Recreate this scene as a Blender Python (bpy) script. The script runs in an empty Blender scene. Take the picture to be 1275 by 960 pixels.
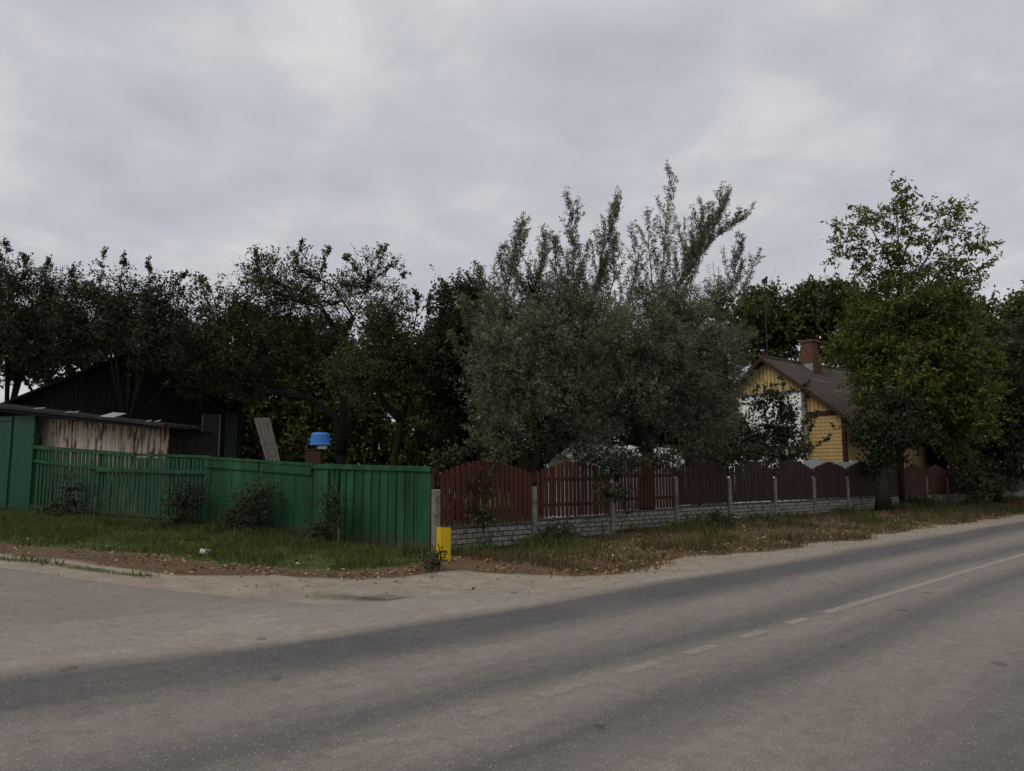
import bpy, bmesh, math, random
import numpy as np
from mathutils import Vector, Matrix
R = math.radians
sc = bpy.context.scene
col = sc.collection
random.seed(7)

# ------------------------------------------------------------------ camera
F = 970.0; CAMH = 1.5; PITCH = R(6.6)
cam_d = bpy.data.cameras.new('camera'); cam = bpy.data.objects.new('camera', cam_d); col.objects.link(cam)
cam_d.sensor_width = 36.0; cam_d.lens = F / 1275 * 36.0; cam_d.clip_start = 0.05; cam_d.clip_end = 6000
cam.location = (0, 0, CAMH); cam.rotation_euler = (R(90) + PITCH, 0, 0)
sc.camera = cam

# ------------------------------------------------------------------ world
SUN_EL, SUN_AZ = 45.0, -115.0          # azimuth measured from +Y towards +X
w = bpy.data.worlds.new("World"); sc.world = w; w.use_nodes = True
nt = w.node_tree; nt.nodes.clear()
def N(t, **k):
    n = nt.nodes.new(t)
    for a, b in k.items(): setattr(n, a, b)
    return n
L = lambda a, b: nt.links.new(a, b)
out = N('ShaderNodeOutputWorld'); bg = N('ShaderNodeBackground'); bg.inputs[1].default_value = 0.10
sky = N('ShaderNodeTexSky'); sky.sky_type = 'NISHITA'; sky.sun_disc = False
sky.sun_elevation = R(SUN_EL); sky.sun_rotation = R(SUN_AZ); sky.air_density = 1.0; sky.dust_density = 3.0
tc = N('ShaderNodeTexCoord'); sep = N('ShaderNodeSeparateXYZ'); L(tc.outputs['Generated'], sep.inputs[0])
zc = N('ShaderNodeMath', operation='MAXIMUM'); L(sep.outputs[2], zc.inputs[0]); zc.inputs[1].default_value = 0.0
zz = N('ShaderNodeMath', operation='ADD'); L(zc.outputs[0], zz.inputs[0]); zz.inputs[1].default_value = 0.24
dx = N('ShaderNodeMath', operation='DIVIDE'); L(sep.outputs[0], dx.inputs[0]); L(zz.outputs[0], dx.inputs[1])
dy = N('ShaderNodeMath', operation='DIVIDE'); L(sep.outputs[1], dy.inputs[0]); L(zz.outputs[0], dy.inputs[1])
cb = N('ShaderNodeCombineXYZ'); dxs = N('ShaderNodeMath', operation='MULTIPLY'); L(dx.outputs[0], dxs.inputs[0]); dxs.inputs[1].default_value = 1.0
L(dxs.outputs[0], cb.inputs[0]); L(dy.outputs[0], cb.inputs[1]); cb.inputs[2].default_value = 3.7
n1 = N('ShaderNodeTexNoise'); n1.inputs['Scale'].default_value = 2.0; n1.inputs['Detail'].default_value = 7; n1.inputs['Roughness'].default_value = 0.5; n1.inputs['Distortion'].default_value = 0.35
L(cb.outputs[0], n1.inputs['Vector'])
n2 = N('ShaderNodeTexNoise'); n2.inputs['Scale'].default_value = 6.5; n2.inputs['Detail'].default_value = 7; n2.inputs['Roughness'].default_value = 0.55; n2.inputs['Distortion'].default_value = 0.3
L(cb.outputs[0], n2.inputs['Vector'])
mx = N('ShaderNodeMix'); mx.data_type = 'FLOAT'; mx.inputs[0].default_value = 0.36
L(n1.outputs[0], mx.inputs[2]); L(n2.outputs[0], mx.inputs[3])
cr = N('ShaderNodeValToRGB'); e = cr.color_ramp.elements
e[0].position = 0.34; e[0].color = (0.475, 0.492, 0.550, 1)
e[1].position = 0.69; e[1].color = (0.73, 0.735, 0.745, 1)
m_ = cr.color_ramp.elements.new(0.50); m_.color = (0.555, 0.57, 0.61, 1)
L(mx.outputs[0], cr.inputs[0])
sc10 = N('ShaderNodeMix'); sc10.data_type = 'RGBA'; sc10.blend_type = 'MULTIPLY'; sc10.inputs[0].default_value = 1.0
L(cr.outputs[0], sc10.inputs[6]); sc10.inputs[7].default_value = (9.9, 9.85, 9.8, 1)
mixs = N('ShaderNodeMix'); mixs.data_type = 'RGBA'; mixs.inputs[0].default_value = 0.94
L(sky.outputs[0], mixs.inputs[6]); L(sc10.outputs[2], mixs.inputs[7])
zen = N('ShaderNodeValToRGB'); ze = zen.color_ramp.elements      # an overcast sky is brightest overhead
ze[0].position = 0.50; ze[0].color = (1, 1, 1, 1); ze[1].position = 0.95; ze[1].color = (1, 0.93, 0.84, 1)
zm = N('ShaderNodeMapRange'); L(sep.outputs[2], zm.inputs[0]); zm.inputs[1].default_value = 0.5; zm.inputs[2].default_value = 0.95; zm.inputs[3].default_value = 1.0; zm.inputs[4].default_value = 2.0
L(sep.outputs[2], zen.inputs[0])
zv = N('ShaderNodeVectorMath', operation='SCALE'); L(zen.outputs[0], zv.inputs[0]); L(zm.outputs[0], zv.inputs['Scale'])
zx = N('ShaderNodeMix'); zx.data_type = 'RGBA'; zx.blend_type = 'MULTIPLY'; zx.inputs[0].default_value = 1.0
L(mixs.outputs[2], zx.inputs[6]); L(zv.outputs[0], zx.inputs[7])
L(zx.outputs[2], bg.inputs[0]); L(bg.outputs[0], out.inputs[0])

# ------------------------------------------------------------------ sun (overcast)
sd = bpy.data.lights.new('sun', 'SUN'); sd.energy = 0.9; sd.angle = R(25); sd.color = (1.0, 0.90, 0.76)
sun = bpy.data.objects.new('sun', sd); col.objects.link(sun)
sdir = Vector((math.cos(R(SUN_EL)) * math.sin(R(SUN_AZ)), math.cos(R(SUN_EL)) * math.cos(R(SUN_AZ)), math.sin(R(SUN_EL))))
sun.rotation_euler = (-sdir).to_track_quat('-Z', 'Y').to_euler()
sc.view_settings.view_transform = 'Standard'; sc.view_settings.look = 'None'
sc.view_settings.exposure = 0.0; sc.view_settings.gamma = 1.0; sc.view_settings.use_curve_mapping = False
try:
    sc.cycles.max_bounces = 6; sc.cycles.diffuse_bounces = 3; sc.cycles.transparent_max_bounces = 8
except Exception: pass

# ------------------------------------------------------------------ noise + terrain
def vnoise(x, y, s=1.0, seed=0):
    x = np.asarray(x, float) / s + seed * 17.3; y = np.asarray(y, float) / s + seed * 9.1
    xi = np.floor(x); yi = np.floor(y); fx = x - xi; fy = y - yi
    fx = fx * fx * (3 - 2 * fx); fy = fy * fy * (3 - 2 * fy)
    def h(a, b):
        v = np.sin(a * 127.1 + b * 311.7 + seed) * 43758.5453
        return v - np.floor(v)
    return (h(xi, yi) * (1 - fx) + h(xi + 1, yi) * fx) * (1 - fy) + (h(xi, yi + 1) * (1 - fx) + h(xi + 1, yi + 1) * fx) * fy
def fbm(x, y, s=1.0, seed=0, o=4):
    t = 0; a = 0.5; n = 0
    for i in range(o):
        t = t + a * vnoise(x, y, s / 2 ** i, seed + i); n += a; a *= 0.5
    return t / n
def sst(x, a, b):
    t = np.clip((np.asarray(x, float) - a) / (b - a), 0, 1); return t * t * (3 - 2 * t)
RD = np.array([0.705, 0.709]); RN = np.array([-0.709, 0.705])
def rv(x, y): return RN[0] * x + RN[1] * y
def ru(x, y): return RD[0] * x + RD[1] * y
def h_base(x, y):
    x = np.asarray(x, float); y = np.asarray(y, float)
    q = -1.5 - x
    sp = np.log1p(np.exp(np.clip(q * 1.5, -30, 30))) / 1.5
    sp = 16 * np.tanh(sp / 16)
    v = rv(x, y); u = ru(x, y)
    return 0.060 * sp + 0.22 * sst(v, 7.6, 10.8) * sst(u, 10.5, 18)
def h_all(x, y):
    v = rv(np.asarray(x, float), np.asarray(y, float))
    off = sst(v, 7.6, 9.0) * sst(np.asarray(y, float) - side_edge(x), 0.1, 0.8)
    return h_base(x, y) + off * 0.09 * (fbm(x, y, 1.6, 3) - 0.4)
def side_edge(x): return np.maximum(np.interp(x, sx, sy), (6.75 + 0.709 * np.asarray(x, float)) / 0.705)
def hz(x, y): return float(h_all(x, y))
def ray(px, py):
    a = (px - 637.5) / F; b = (480 - py) / F
    return a, math.cos(PITCH) - b * math.sin(PITCH), math.sin(PITCH) + b * math.cos(PITCH)
def P(px, py, Y):
    d = ray(px, py); k = Y / d[1]; return Vector((d[0] * k, Y, CAMH + d[2] * k))
def G(px, py):
    z = 0.0
    d = ray(px, py)
    for i in range(25):
        k = (z - CAMH) / d[2]; x, y = d[0] * k, d[1] * k; z = 0.5 * z + 0.5 * float(h_base(x, y))
    return Vector((x, y, z))
def X_at(px, Y): return ray(px, 592)[0] / ray(px, 592)[1] * Y

side_px = [(-420, 672), (-200, 688), (0, 707), (100, 721), (200, 734), (300, 744), (400, 753), (465, 751), (520, 743), (570, 738), (650, 734)]
side_pts = [G(*p) for p in side_px]
sx = np.array([p.x for p in side_pts]); sy = np.array([p.y for p in side_pts])
sx = np.concatenate([[-90, -40], sx]); sy = np.concatenate([[sy[0] + 17, sy[0] + 7], sy])

# ------------------------------------------------------------------ object helpers
def tag(o, label=None, cat=None, group=None, kind=None):
    if label: o['label'] = label
    if cat: o['category'] = cat
    if group: o['group'] = group
    if kind: o['kind'] = kind
    return o
def empty(name, loc, rz=0, label=None, cat=None, group=None):
    o = bpy.data.objects.new(name, None); col.objects.link(o); o.empty_display_size = 0.2
    o.location = loc; o.rotation_euler = (0, 0, rz); return tag(o, label, cat, group)
class MB:
    def __init__(s): s.v = []; s.f = []; s.split = None; s.m2 = None
    def box(s, x0, x1, y0, y1, z0, z1, M=None):
        b = len(s.v)
        for z in (z0, z1):
            for x, y in ((x0, y0), (x1, y0), (x1, y1), (x0, y1)):
                p = Vector((x, y, z)); s.v.append(tuple(M @ p if M else p))
        s.f += [(b, b + 3, b + 2, b + 1), (b + 4, b + 5, b + 6, b + 7)] + [(b + i, b + (i + 1) % 4, b + 4 + (i + 1) % 4, b + 4 + i) for i in range(4)]
    def prism(s, pts, y0, y1, M=None):      # pts = (x, z) outline, counter-clockwise seen from -y
        b = len(s.v); n = len(pts)
        for y in (y0, y1):
            for x, z in pts:
                p = Vector((x, y, z)); s.v.append(tuple(M @ p if M else p))
        s.f.append(tuple(range(b, b + n))); s.f.append(tuple(range(b + 2 * n - 1, b + n - 1, -1)))
        for i in range(n): j = (i + 1) % n; s.f.append((b + j, b + i, b + n + i, b + n + j))
    def slab(s, a, b_, c, d, t):            # quad with thickness t along its normal (downwards)
        a, b_, c, d = map(Vector, (a, b_, c, d)); n = (b_ - a).cross(d - a).normalized() * t
        k = len(s.v)
        for p in (a, b_, c, d): s.v.append(tuple(p))
        for p in (a, b_, c, d): s.v.append(tuple(p - n))
        s.f += [(k, k + 1, k + 2, k + 3), (k + 7, k + 6, k + 5, k + 4)] + [(k + i, k + 4 + i, k + 4 + (i + 1) % 4, k + (i + 1) % 4) for i in range(4)]
    def tube(s, pts, rads, n=6):
        pts = [Vector(p) for p in pts]; b = len(s.v); m = len(pts)
        for i, p in enumerate(pts):
            d = (pts[min(i + 1, m - 1)] - pts[max(i - 1, 0)])
            d = d.normalized() if d.length > 1e-6 else Vector((0, 0, 1))
            a = d.cross(Vector((0.31, 0.93, 0.17))).normalized(); c = d.cross(a)
            for k in range(n):
                t = 2 * math.pi * k / n
                s.v.append(tuple(p + (a * math.cos(t) + c * math.sin(t)) * rads[i]))
        for i in range(m - 1):
            for k in range(n):
                s.f.append((b + i * n + k, b + i * n + (k + 1) % n, b + (i + 1) * n + (k + 1) % n, b + (i + 1) * n + k))
        s.f.append(tuple(b + (m - 1) * n + k for k in range(n))); s.f.append(tuple(b + n - 1 - k for k in range(n)))
    def build(s, name, mat, parent=None, smooth=False, bevel=0):
        me = bpy.data.meshes.new(name); me.from_pydata(s.v, [], s.f); me.update()
        if bevel:
            bm = bmesh.new(); bm.from_mesh(me)
            bmesh.ops.bevel(bm, geom=bm.edges[:], offset=bevel, segments=1, affect='EDGES', clamp_overlap=True)
            bm.to_mesh(me); bm.free()
        if smooth: me.polygons.foreach_set('use_smooth', [True] * len(me.polygons))
        me.materials.append(mat)
        if s.split is not None:
            me.materials.append(s.m2)
            me.polygons.foreach_set('material_index', [0] * s.split + [1] * (len(me.polygons) - s.split))
        o = bpy.data.objects.new(name, me); col.objects.link(o)
        if parent: o.parent = parent
        return o
def quads_obj(name, V, nper, mat, parent=None, tint=None):
    """V: (n*nper,3) array, one face of nper corners each"""
    n = len(V) // nper
    me = bpy.data.meshes.new(name); me.vertices.add(n * nper); me.vertices.foreach_set('co', V.astype(np.float32).ravel())
    me.loops.add(n * nper); me.loops.foreach_set('vertex_index', np.arange(n * nper, dtype=np.int32))
    me.polygons.add(n); me.polygons.foreach_set('loop_start', np.arange(0, n * nper, nper, dtype=np.int32))
    me.polygons.foreach_set('loop_total', np.full(n, nper, dtype=np.int32))
    me.update()
    if tint is not None:
        a = me.attributes.new('tint', 'FLOAT', 'FACE'); a.data.foreach_set('value', tint.astype(np.float32))
    me.materials.append(mat); o = bpy.data.objects.new(name, me); col.objects.link(o)
    if parent: o.parent = parent
    return o

# ------------------------------------------------------------------ materials
class MT:
    def __init__(s, name, rough=0.8):
        s.m = bpy.data.materials.new(name); s.m.use_nodes = True; s.t = s.m.node_tree
        s.b = s.t.nodes['Principled BSDF']; s.b.inputs['Roughness'].default_value = rough
        s.b.inputs['Specular IOR Level'].default_value = 0.25
        s.tc = s.t.nodes.new('ShaderNodeTexCoord')
    def n(s, t, **k):
        n = s.t.nodes.new(t)
        for a, b in k.items(): setattr(n, a, b)
        return n
    def l(s, a, b): s.t.links.new(a, b)
    def mapping(s, scale=(1, 1, 1), rot=(0, 0, 0), loc=(0, 0, 0), src='Object'):
        mp = s.n('ShaderNodeMapping'); mp.inputs['Scale'].default_value = scale; mp.inputs['Rotation'].default_value = rot
        mp.inputs['Location'].default_value = loc
        s.l(s.tc.outputs[src], mp.inputs[0]); return mp.outputs[0]
    def noise(s, scale, detail=4, rough=0.55, vec=None, dist=0.0):
        n = s.n('ShaderNodeTexNoise'); n.inputs['Scale'].default_value = scale; n.inputs['Detail'].default_value = detail
        n.inputs['Roughness'].default_value = rough; n.inputs['Distortion'].default_value = dist
        s.l(vec if vec is not None else s.tc.outputs['Object'], n.inputs['Vector']); return n.outputs[0]
    def ramp(s, fac, stops):
        r = s.n('ShaderNodeValToRGB'); e = r.color_ramp.elements
        while len(e) < len(stops): e.new(0.5)
        for i, (p, c) in enumerate(stops):
            e[i].position = p; e[i].color = (c, c, c, 1) if isinstance(c, (int, float)) else (*c, 1)
        s.l(fac, r.inputs[0]); return r.outputs[0]
    def mix(s, fac, a, b, mode='MIX'):
        m = s.n('ShaderNodeMix'); m.data_type = 'RGBA'; m.blend_type = mode
        for sock, v in ((m.inputs[0], fac), (m.inputs[6], a), (m.inputs[7], b)):
            if isinstance(v, (int, float)): sock.default_value = v
            elif isinstance(v, tuple): sock.default_value = (*v, 1)
            else: s.l(v, sock)
        return m.outputs[2]
    def math(s, op, a, b=0.0, c=None):
        m = s.n('ShaderNodeMath', operation=op)
        for i, v in enumerate((a, b, c)):
            if v is None: continue
            if isinstance(v, (int, float)): m.inputs[i].default_value = v
            else: s.l(v, m.inputs[i])
        return m.outputs[0]
    def color(s, c):
        if isinstance(c, tuple): s.b.inputs['Base Color'].default_value = (*c, 1)
        else: s.l(c, s.b.inputs['Base Color'])
    def bump(s, hsock, strength=0.4, dist=0.02):
        b = s.n('ShaderNodeBump'); b.inputs['Strength'].default_value = strength; b.inputs['Distance'].default_value = dist
        s.l(hsock, b.inputs['Height']); s.l(b.outputs[0], s.b.inputs['Normal'])

def m_wood(name, c1, c2, c3=None, fs=1.0, rough=0.75, wear=0.62, mud=False):
    """painted or bare wood: streaks run along z"""
    t = MT(name, rough)
    v = t.mapping((9 * fs, 9 * fs, 0.7 * fs)); n = t.noise(2.0, 6, 0.6, v)
    c = t.ramp(n, [(0.3, c1), (0.65, c2)])
    if c3 is not None:
        v2 = t.mapping((14 * fs, 14 * fs, 1.6 * fs), loc=(3, 1, 2)); n2 = t.noise(1.7, 8, 0.7, v2)
        big = t.noise(1.1, 3, 0.5)
        f = t.math('ADD', n2, t.math('MULTIPLY', t.math('SUBTRACT', big, 0.5), 0.35))
        c = t.mix(t.ramp(f, [(wear - 0.03, 0.0), (wear + 0.05, 1.0)]), c, c3)
    if mud:
        sp = t.n('ShaderNodeSeparateXYZ'); t.l(t.tc.outputs['Object'], sp.inputs[0])
        c = t.mix(t.ramp(t.noise(1.3, 5, 0.65, t.mapping((1, 1, .5))), [(0.38, 0.0), (0.72, 0.6)]), c, tuple(min(1, x * 1.7 + .012) for x in c2))
        bd = t.n('ShaderNodeTexWhiteNoise'); bd.noise_dimensions = '1D'; t.l(t.math('FLOOR', t.math('MULTIPLY', sp.outputs[0], 6.7)), bd.inputs['W'])
        c = t.mix(1.0, c, t.ramp(bd.outputs[0], [(0.0, 0.74), (1.0, 1.2)]), 'MULTIPLY')
        mz = t.math('ADD', sp.outputs[2], t.math('MULTIPLY', t.noise(5, 5, .7), -0.5))
        mz = t.math('ADD', mz, t.math('MULTIPLY', sp.outputs[0], 0.058))
        c = t.mix(t.ramp(mz, [(0.0, 0.7), (0.22, 0.0)]), c, (0.05, 0.042, 0.028))
    t.color(c); t.bump(n, 0.35, 0.01); return t.m
def m_leaf(name, stops, trans=0.28, rough=0.6):
    t = MT(name, rough); a = t.n('ShaderNodeAttribute'); a.attribute_name = 'tint'
    c = t.ramp(a.outputs['Fac'], stops); t.color(c)
    t.b.inputs['Specular IOR Level'].default_value = 0.3
    tr = t.n('ShaderNodeBsdfTranslucent'); t.l(c, tr.inputs[0])
    ms = t.n('ShaderNodeMixShader'); ms.inputs[0].default_value = trans
    t.l(t.b.outputs[0], ms.inputs[1]); t.l(tr.outputs[0], ms.inputs[2])
    t.l(ms.outputs[0], t.t.nodes['Material Output'].inputs[0]); return t.m

M = {}
# asphalt: dusty bands run along the traffic lanes
def asphalt():
    t = MT('asphalt', 0.85)
    sp = t.n('ShaderNodeSeparateXYZ'); t.l(t.tc.outputs['Object'], sp.inputs[0])
    v = t.math('ADD', t.math('MULTIPLY', sp.outputs[0], float(RN[0])), t.math('MULTIPLY', sp.outputs[1], float(RN[1])))
    u = t.math('ADD', t.math('MULTIPLY', sp.outputs[0], float(RD[0])), t.math('MULTIPLY', sp.outputs[1], float(RD[1])))
    uv = t.n('ShaderNodeCombineXYZ'); t.l(t.math('MULTIPLY', u, 0.22), uv.inputs[0]); t.l(v, uv.inputs[1])
    big = t.noise(0.8, 4, 0.55, uv.outputs[0])
    vw = t.math('ADD', v, t.math('MULTIPLY', t.math('SUBTRACT', big, 0.5), 0.8))
    vn = t.math('DIVIDE', vw, 10.0)
    D, DD, L1, L2 = (0.084, 0.081, 0.082), (0.070, 0.069, 0.072), (0.182, 0.161, 0.142), (0.238, 0.209, 0.180)
    band = t.ramp(vn, [(0.10, DD), (0.19, L1), (0.245, L1), (0.30, D), (0.345, L1), (0.375, L1), (0.41, D), (0.47, L1), (0.51, L1), (0.56, DD), (0.62, DD), (0.66, L2), (0.74, L2), (0.85, L1)])
    # patches, tonal drift
    pat = t.noise(0.9, 6, 0.6, t.mapping((0.7, 0.7, 1)))
    c = t.mix(t.ramp(pat, [(0.35, 0.0), (0.7, 0.45)]), band, (0.130, 0.115, 0.102))
    uv2 = t.n('ShaderNodeCombineXYZ'); t.l(t.math('MULTIPLY', u, 0.5), uv2.inputs[0]); t.l(t.math('MULTIPLY', v, 3.2), uv2.inputs[1])
    c = t.mix(1.0, c, t.ramp(t.noise(1.3, 7, 0.68, uv2.outputs[0]), [(0.32, 0.90), (0.68, 1.10)]), 'MULTIPLY')
    c = t.mix(1.0, c, t.ramp(t.noise(7, 5, 0.7), [(0.35, 0.88), (0.65, 1.12)]), 'MULTIPLY')
    # aggregate
    g = t.noise(95, 4, 0.8); c = t.mix(1.0, c, t.ramp(g, [(0.34, 0.60), (0.66, 1.42)]), 'MULTIPLY')
    vo = t.n('ShaderNodeTexVoronoi'); vo.inputs['Scale'].default_value = 46; t.l(t.tc.outputs['Object'], vo.inputs['Vector'])
    vr = t.n('ShaderNodeSeparateColor'); t.l(vo.outputs['Color'], vr.inputs[0])
    st = t.math('MULTIPLY', t.math('LESS_THAN', vo.outputs['Distance'], 0.24), t.math('GREATER_THAN', vr.outputs[0], 0.80))
    c = t.mix(t.math('MULTIPLY', st, 0.7), c, (0.36, 0.35, 0.335))
    g2 = t.noise(18, 5, 0.75); c = t.mix(t.ramp(g2, [(0.60, 0.0), (0.72, 0.35)]), c, (0.07, 0.065, 0.06))
    # drips and dark spots
    vo2 = t.n('ShaderNodeTexVoronoi'); vo2.inputs['Scale'].default_value = 2.1; t.l(t.mapping((1, 0.6, 1), rot=(0, 0, R(-40))), vo2.inputs['Vector'])
    vr2 = t.n('ShaderNodeSeparateColor'); t.l(vo2.outputs['Color'], vr2.inputs[0])
    dd = t.math('ADD', vo2.outputs['Distance'], t.math('MULTIPLY', t.noise(9, 3), 0.12))
    sp2 = t.math('MULTIPLY', t.math('LESS_THAN', dd, 0.17), t.math('GREATER_THAN', vr2.outputs[1], 0.62))
    c = t.mix(t.math('MULTIPLY', sp2, 0.55), c, (0.05, 0.043, 0.036))
    t.color(c); t.bump(g, 0.5, 0.004); return t.m
M['asphalt'] = asphalt()
def paint():
    t = MT('worn_road_paint', 0.7)
    g = t.noise(45, 6, 0.8); f = t.ramp(g, [(0.36, 0.0), (0.62, 0.75)])
    t.color((0.42, 0.39, 0.345))
    sp = t.n('ShaderNodeSeparateXYZ'); t.l(t.tc.outputs['Object'], sp.inputs[0])
    u = t.math('ADD', t.math('MULTIPLY', sp.outputs[0], float(RD[0])), t.math('MULTIPLY', sp.outputs[1], float(RD[1])))
    t.l(t.math('MULTIPLY', f, t.ramp(t.math('DIVIDE', u, 20.0), [(0.12, 0.40), (0.30, 0.75), (0.42, 1.0), (1.0, 1.0)])), t.b.inputs['Alpha']); return t.m
M['paint'] = paint()
def ground_mat():
    t = MT('soil_and_turf', 0.95)
    a = t.n('ShaderNodeAttribute'); a.attribute_name = 'zone'
    s = t.n('ShaderNodeSeparateColor'); t.l(a.outputs['Color'], s.inputs[0])
    nz = t.noise(2.4, 7, 0.7); fine = t.noise(24, 5, 0.7)
    sand = t.ramp(nz, [(0.3, (0.20, 0.165, 0.128)), (0.7, (0.33, 0.285, 0.230))])
    lit = t.ramp(fine, [(0.3, (0.040, 0.028, 0.018)), (0.5, (0.095, 0.064, 0.036)), (0.68, (0.185, 0.125, 0.065))])
    grs = t.ramp(fine, [(0.3, (0.030, 0.046, 0.012)), (0.7, (0.070, 0.105, 0.024))])
    j = t.math('MULTIPLY', t.math('SUBTRACT', nz, 0.5), 0.9)
    c = t.mix(t.ramp(t.math('ADD', s.outputs[1], j), [(0.36, 0.0), (0.70, 1.0)]), sand, lit)
    c = t.mix(t.ramp(t.math('ADD', s.outputs[0], j), [(0.40, 0.0), (0.62, 1.0)]), c, grs)
    c = t.mix(t.math('MULTIPLY', s.outputs[2], t.ramp(t.noise(3.5, 4), [(0.35, 0.3), (0.6, 1.0)])), c, (0.045, 0.032, 0.024))
    c = t.mix(1.0, c, t.ramp(t.noise(60, 4, 0.7), [(0.3, 0.75), (0.7, 1.25)]), 'MULTIPLY')
    t.color(c); t.bump(t.noise(16, 6, 0.75), 0.7, 0.05); return t.m
M['ground'] = ground_mat()
M['green'] = m_wood('green_fence_paint', (0.006, 0.045, 0.014), (0.010, 0.068, 0.023), (0.004, 0.030, 0.010), 0.6, 0.6, 0.62, True)
M['green_worn'] = m_wood('worn_green_paint', (0.007, 0.052, 0.022), (0.014, 0.084, 0.036), (0.13, 0.13, 0.10), 1.0, 0.7, 0.66)
M['green_gate'] = m_wood('dark_green_gate_paint', (0.008, 0.052, 0.030), (0.012, 0.072, 0.040), (0.03, 0.03, 0.025), 0.5, 0.5, 0.70)
M['rust'] = m_wood('whitewash_peeling', (0.42, 0.33, 0.25), (0.62, 0.54, 0.44), (0.12, 0.040, 0.020), 0.6, 0.85, 0.535)
M['barn'] = m_wood('weathered_dark_boards', (0.012, 0.0105, 0.010), (0.024, 0.020, 0.018), (0.007, 0.006, 0.006), 0.7, 0.95, 0.55)
M['barn_blue'] = m_wood('faded_blue_grey_boards', (0.022, 0.030, 0.034), (0.050, 0.062, 0.068), None, 0.8, 0.9)
M['grey_wood'] = m_wood('grey_weathered_wood', (0.06, 0.056, 0.05), (0.12, 0.11, 0.10), None, 0.7, 0.9)
M['red_picket'] = m_wood('red_brown_stain', (0.046, 0.014, 0.007), (0.076, 0.023, 0.011), (0.030, 0.013, 0.009), 1.0, 0.75, 0.62)
M['dark_picket'] = m_wood('dark_brown_wood', (0.020, 0.009, 0.008), (0.034, 0.014, 0.012), (0.014, 0.010, 0.010), 1.0, 0.75, 0.6)  # darker brown variant of the picket wood
M['brown_post'] = m_wood('dark_red_brown_post', (0.025, 0.010, 0.008), (0.04, 0.016, 0.012), None, 1.0)
M['bark'] = m_wood('bark', (0.013, 0.011, 0.008), (0.030, 0.025, 0.018), None, 1.2, 0.95)
M['yellow_v'] = m_wood('yellow_gable_boards', (0.42, 0.30, 0.125), (0.52, 0.385, 0.175), (0.15, 0.095, 0.05), 0.5, 0.8, 0.72)
M['trim'] = m_wood('brown_trim', (0.035, 0.012, 0.010), (0.055, 0.020, 0.015), None, 0.8)
def simple(name, c1, c2, scale=6, rough=0.8, bump=0.3, c3=None):
    t = MT(name, rough); n = t.noise(scale, 6, 0.65); c = t.ramp(n, [(0.3, c1), (0.7, c2)])
    if c3 is not None: c = t.mix(t.ramp(t.noise(scale * 0.37, 5, 0.7), [(0.52, 0.0), (0.62, 1.0)]), c, c3)
    t.color(c); t.bump(n, bump, 0.01); return t.m
M['concrete'] = simple('weathered_concrete_post', (0.13, 0.125, 0.11), (0.24, 0.225, 0.20), 9, 0.9, 0.4, (0.10, 0.095, 0.08))
M['plinth'] = simple('flaking_whitewashed_concrete', (0.13, 0.12, 0.10), (0.33, 0.31, 0.27), 16, 0.9, 0.5, (0.085, 0.078, 0.064))
M['joint_shade'] = simple('shade_darkened_concrete', (0.05, 0.045, 0.038), (0.10, 0.09, 0.075), 9, 0.95, 0.3)  # concrete core and cap, colour darkened to stand in for shadow in block joints
M['roofing'] = simple('black_roofing_felt', (0.014, 0.013, 0.013), (0.030, 0.028, 0.027), 4, 0.95, 0.4, (0.045, 0.042, 0.038))
M['slate'] = simple('old_asbestos_roof_sheet', (0.042, 0.034, 0.029), (0.080, 0.067, 0.057), 3, 0.95, 0.4, (0.050, 0.040, 0.026))
M['white_wall'] = simple('white_plaster', (0.78, 0.79, 0.80), (0.87, 0.88, 0.89), 3, 0.8, 0.1)
M['film'] = simple('white_plastic_film', (0.72, 0.74, 0.75), (0.84, 0.85, 0.86), 2, 0.5, 0.2)
M['white_paint'] = simple('chipped_white_paint', (0.10, 0.09, 0.08), (0.42, 0.41, 0.38), 30, 0.8, 0.3)
M['yellow'] = simple('yellow_plastic', (0.52, 0.34, 0.008), (0.62, 0.42, 0.012), 5, 0.45, 0.1, (0.42, 0.29, 0.03))
M['blue'] = simple('blue_plastic', (0.03, 0.14, 0.42), (0.05, 0.20, 0.55), 6, 0.35, 0.1)
M['metal_sheet'] = simple('pale_metal_sheet', (0.20, 0.21, 0.22), (0.32, 0.33, 0.34), 3, 0.5, 0.1)
M['rust_box'] = simple('rusty_metal', (0.035, 0.018, 0.013), (0.06, 0.028, 0.018), 8, 0.8, 0.2)
M['black'] = simple('dark_metal', (0.012, 0.012, 0.013), (0.025, 0.025, 0.027), 5, 0.6, 0.1)
M['glass'] = simple('dark_window_glass', (0.008, 0.008, 0.008), (0.013, 0.013, 0.012), 2, 0.35, 0.02)
M['paper'] = simple('litter_paper', (0.5, 0.5, 0.48), (0.68, 0.68, 0.66), 12, 0.7, 0.3)
def brick():
    t = MT('chimney_brick', 0.9)
    br = t.n('ShaderNodeTexBrick'); br.inputs['Scale'].default_value = 1.0
    br.inputs['Brick Width'].default_value = 0.26; br.inputs['Row Height'].default_value = 0.085; br.inputs['Mortar Size'].default_value = 0.010
    br.inputs['Color1'].default_value = (0.13, 0.036, 0.022, 1); br.inputs['Color2'].default_value = (0.085, 0.028, 0.020, 1); br.inputs['Mortar'].default_value = (0.14, 0.12, 0.10, 1)
    sp = t.n('ShaderNodeSeparateXYZ'); t.l(t.tc.outputs['Object'], sp.inputs[0])
    cm = t.n('ShaderNodeCombineXYZ'); t.l(t.math('ADD', sp.outputs[0], sp.outputs[1]), cm.inputs[0]); t.l(sp.outputs[2], cm.inputs[1])
    t.l(cm.outputs[0], br.inputs['Vector'])
    c = t.mix(t.ramp(t.noise(4, 5), [(0.5, 0.0), (0.7, 0.5)]), br.outputs[0], (0.05, 0.035, 0.028))
    t.color(c); return t.m
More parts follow.
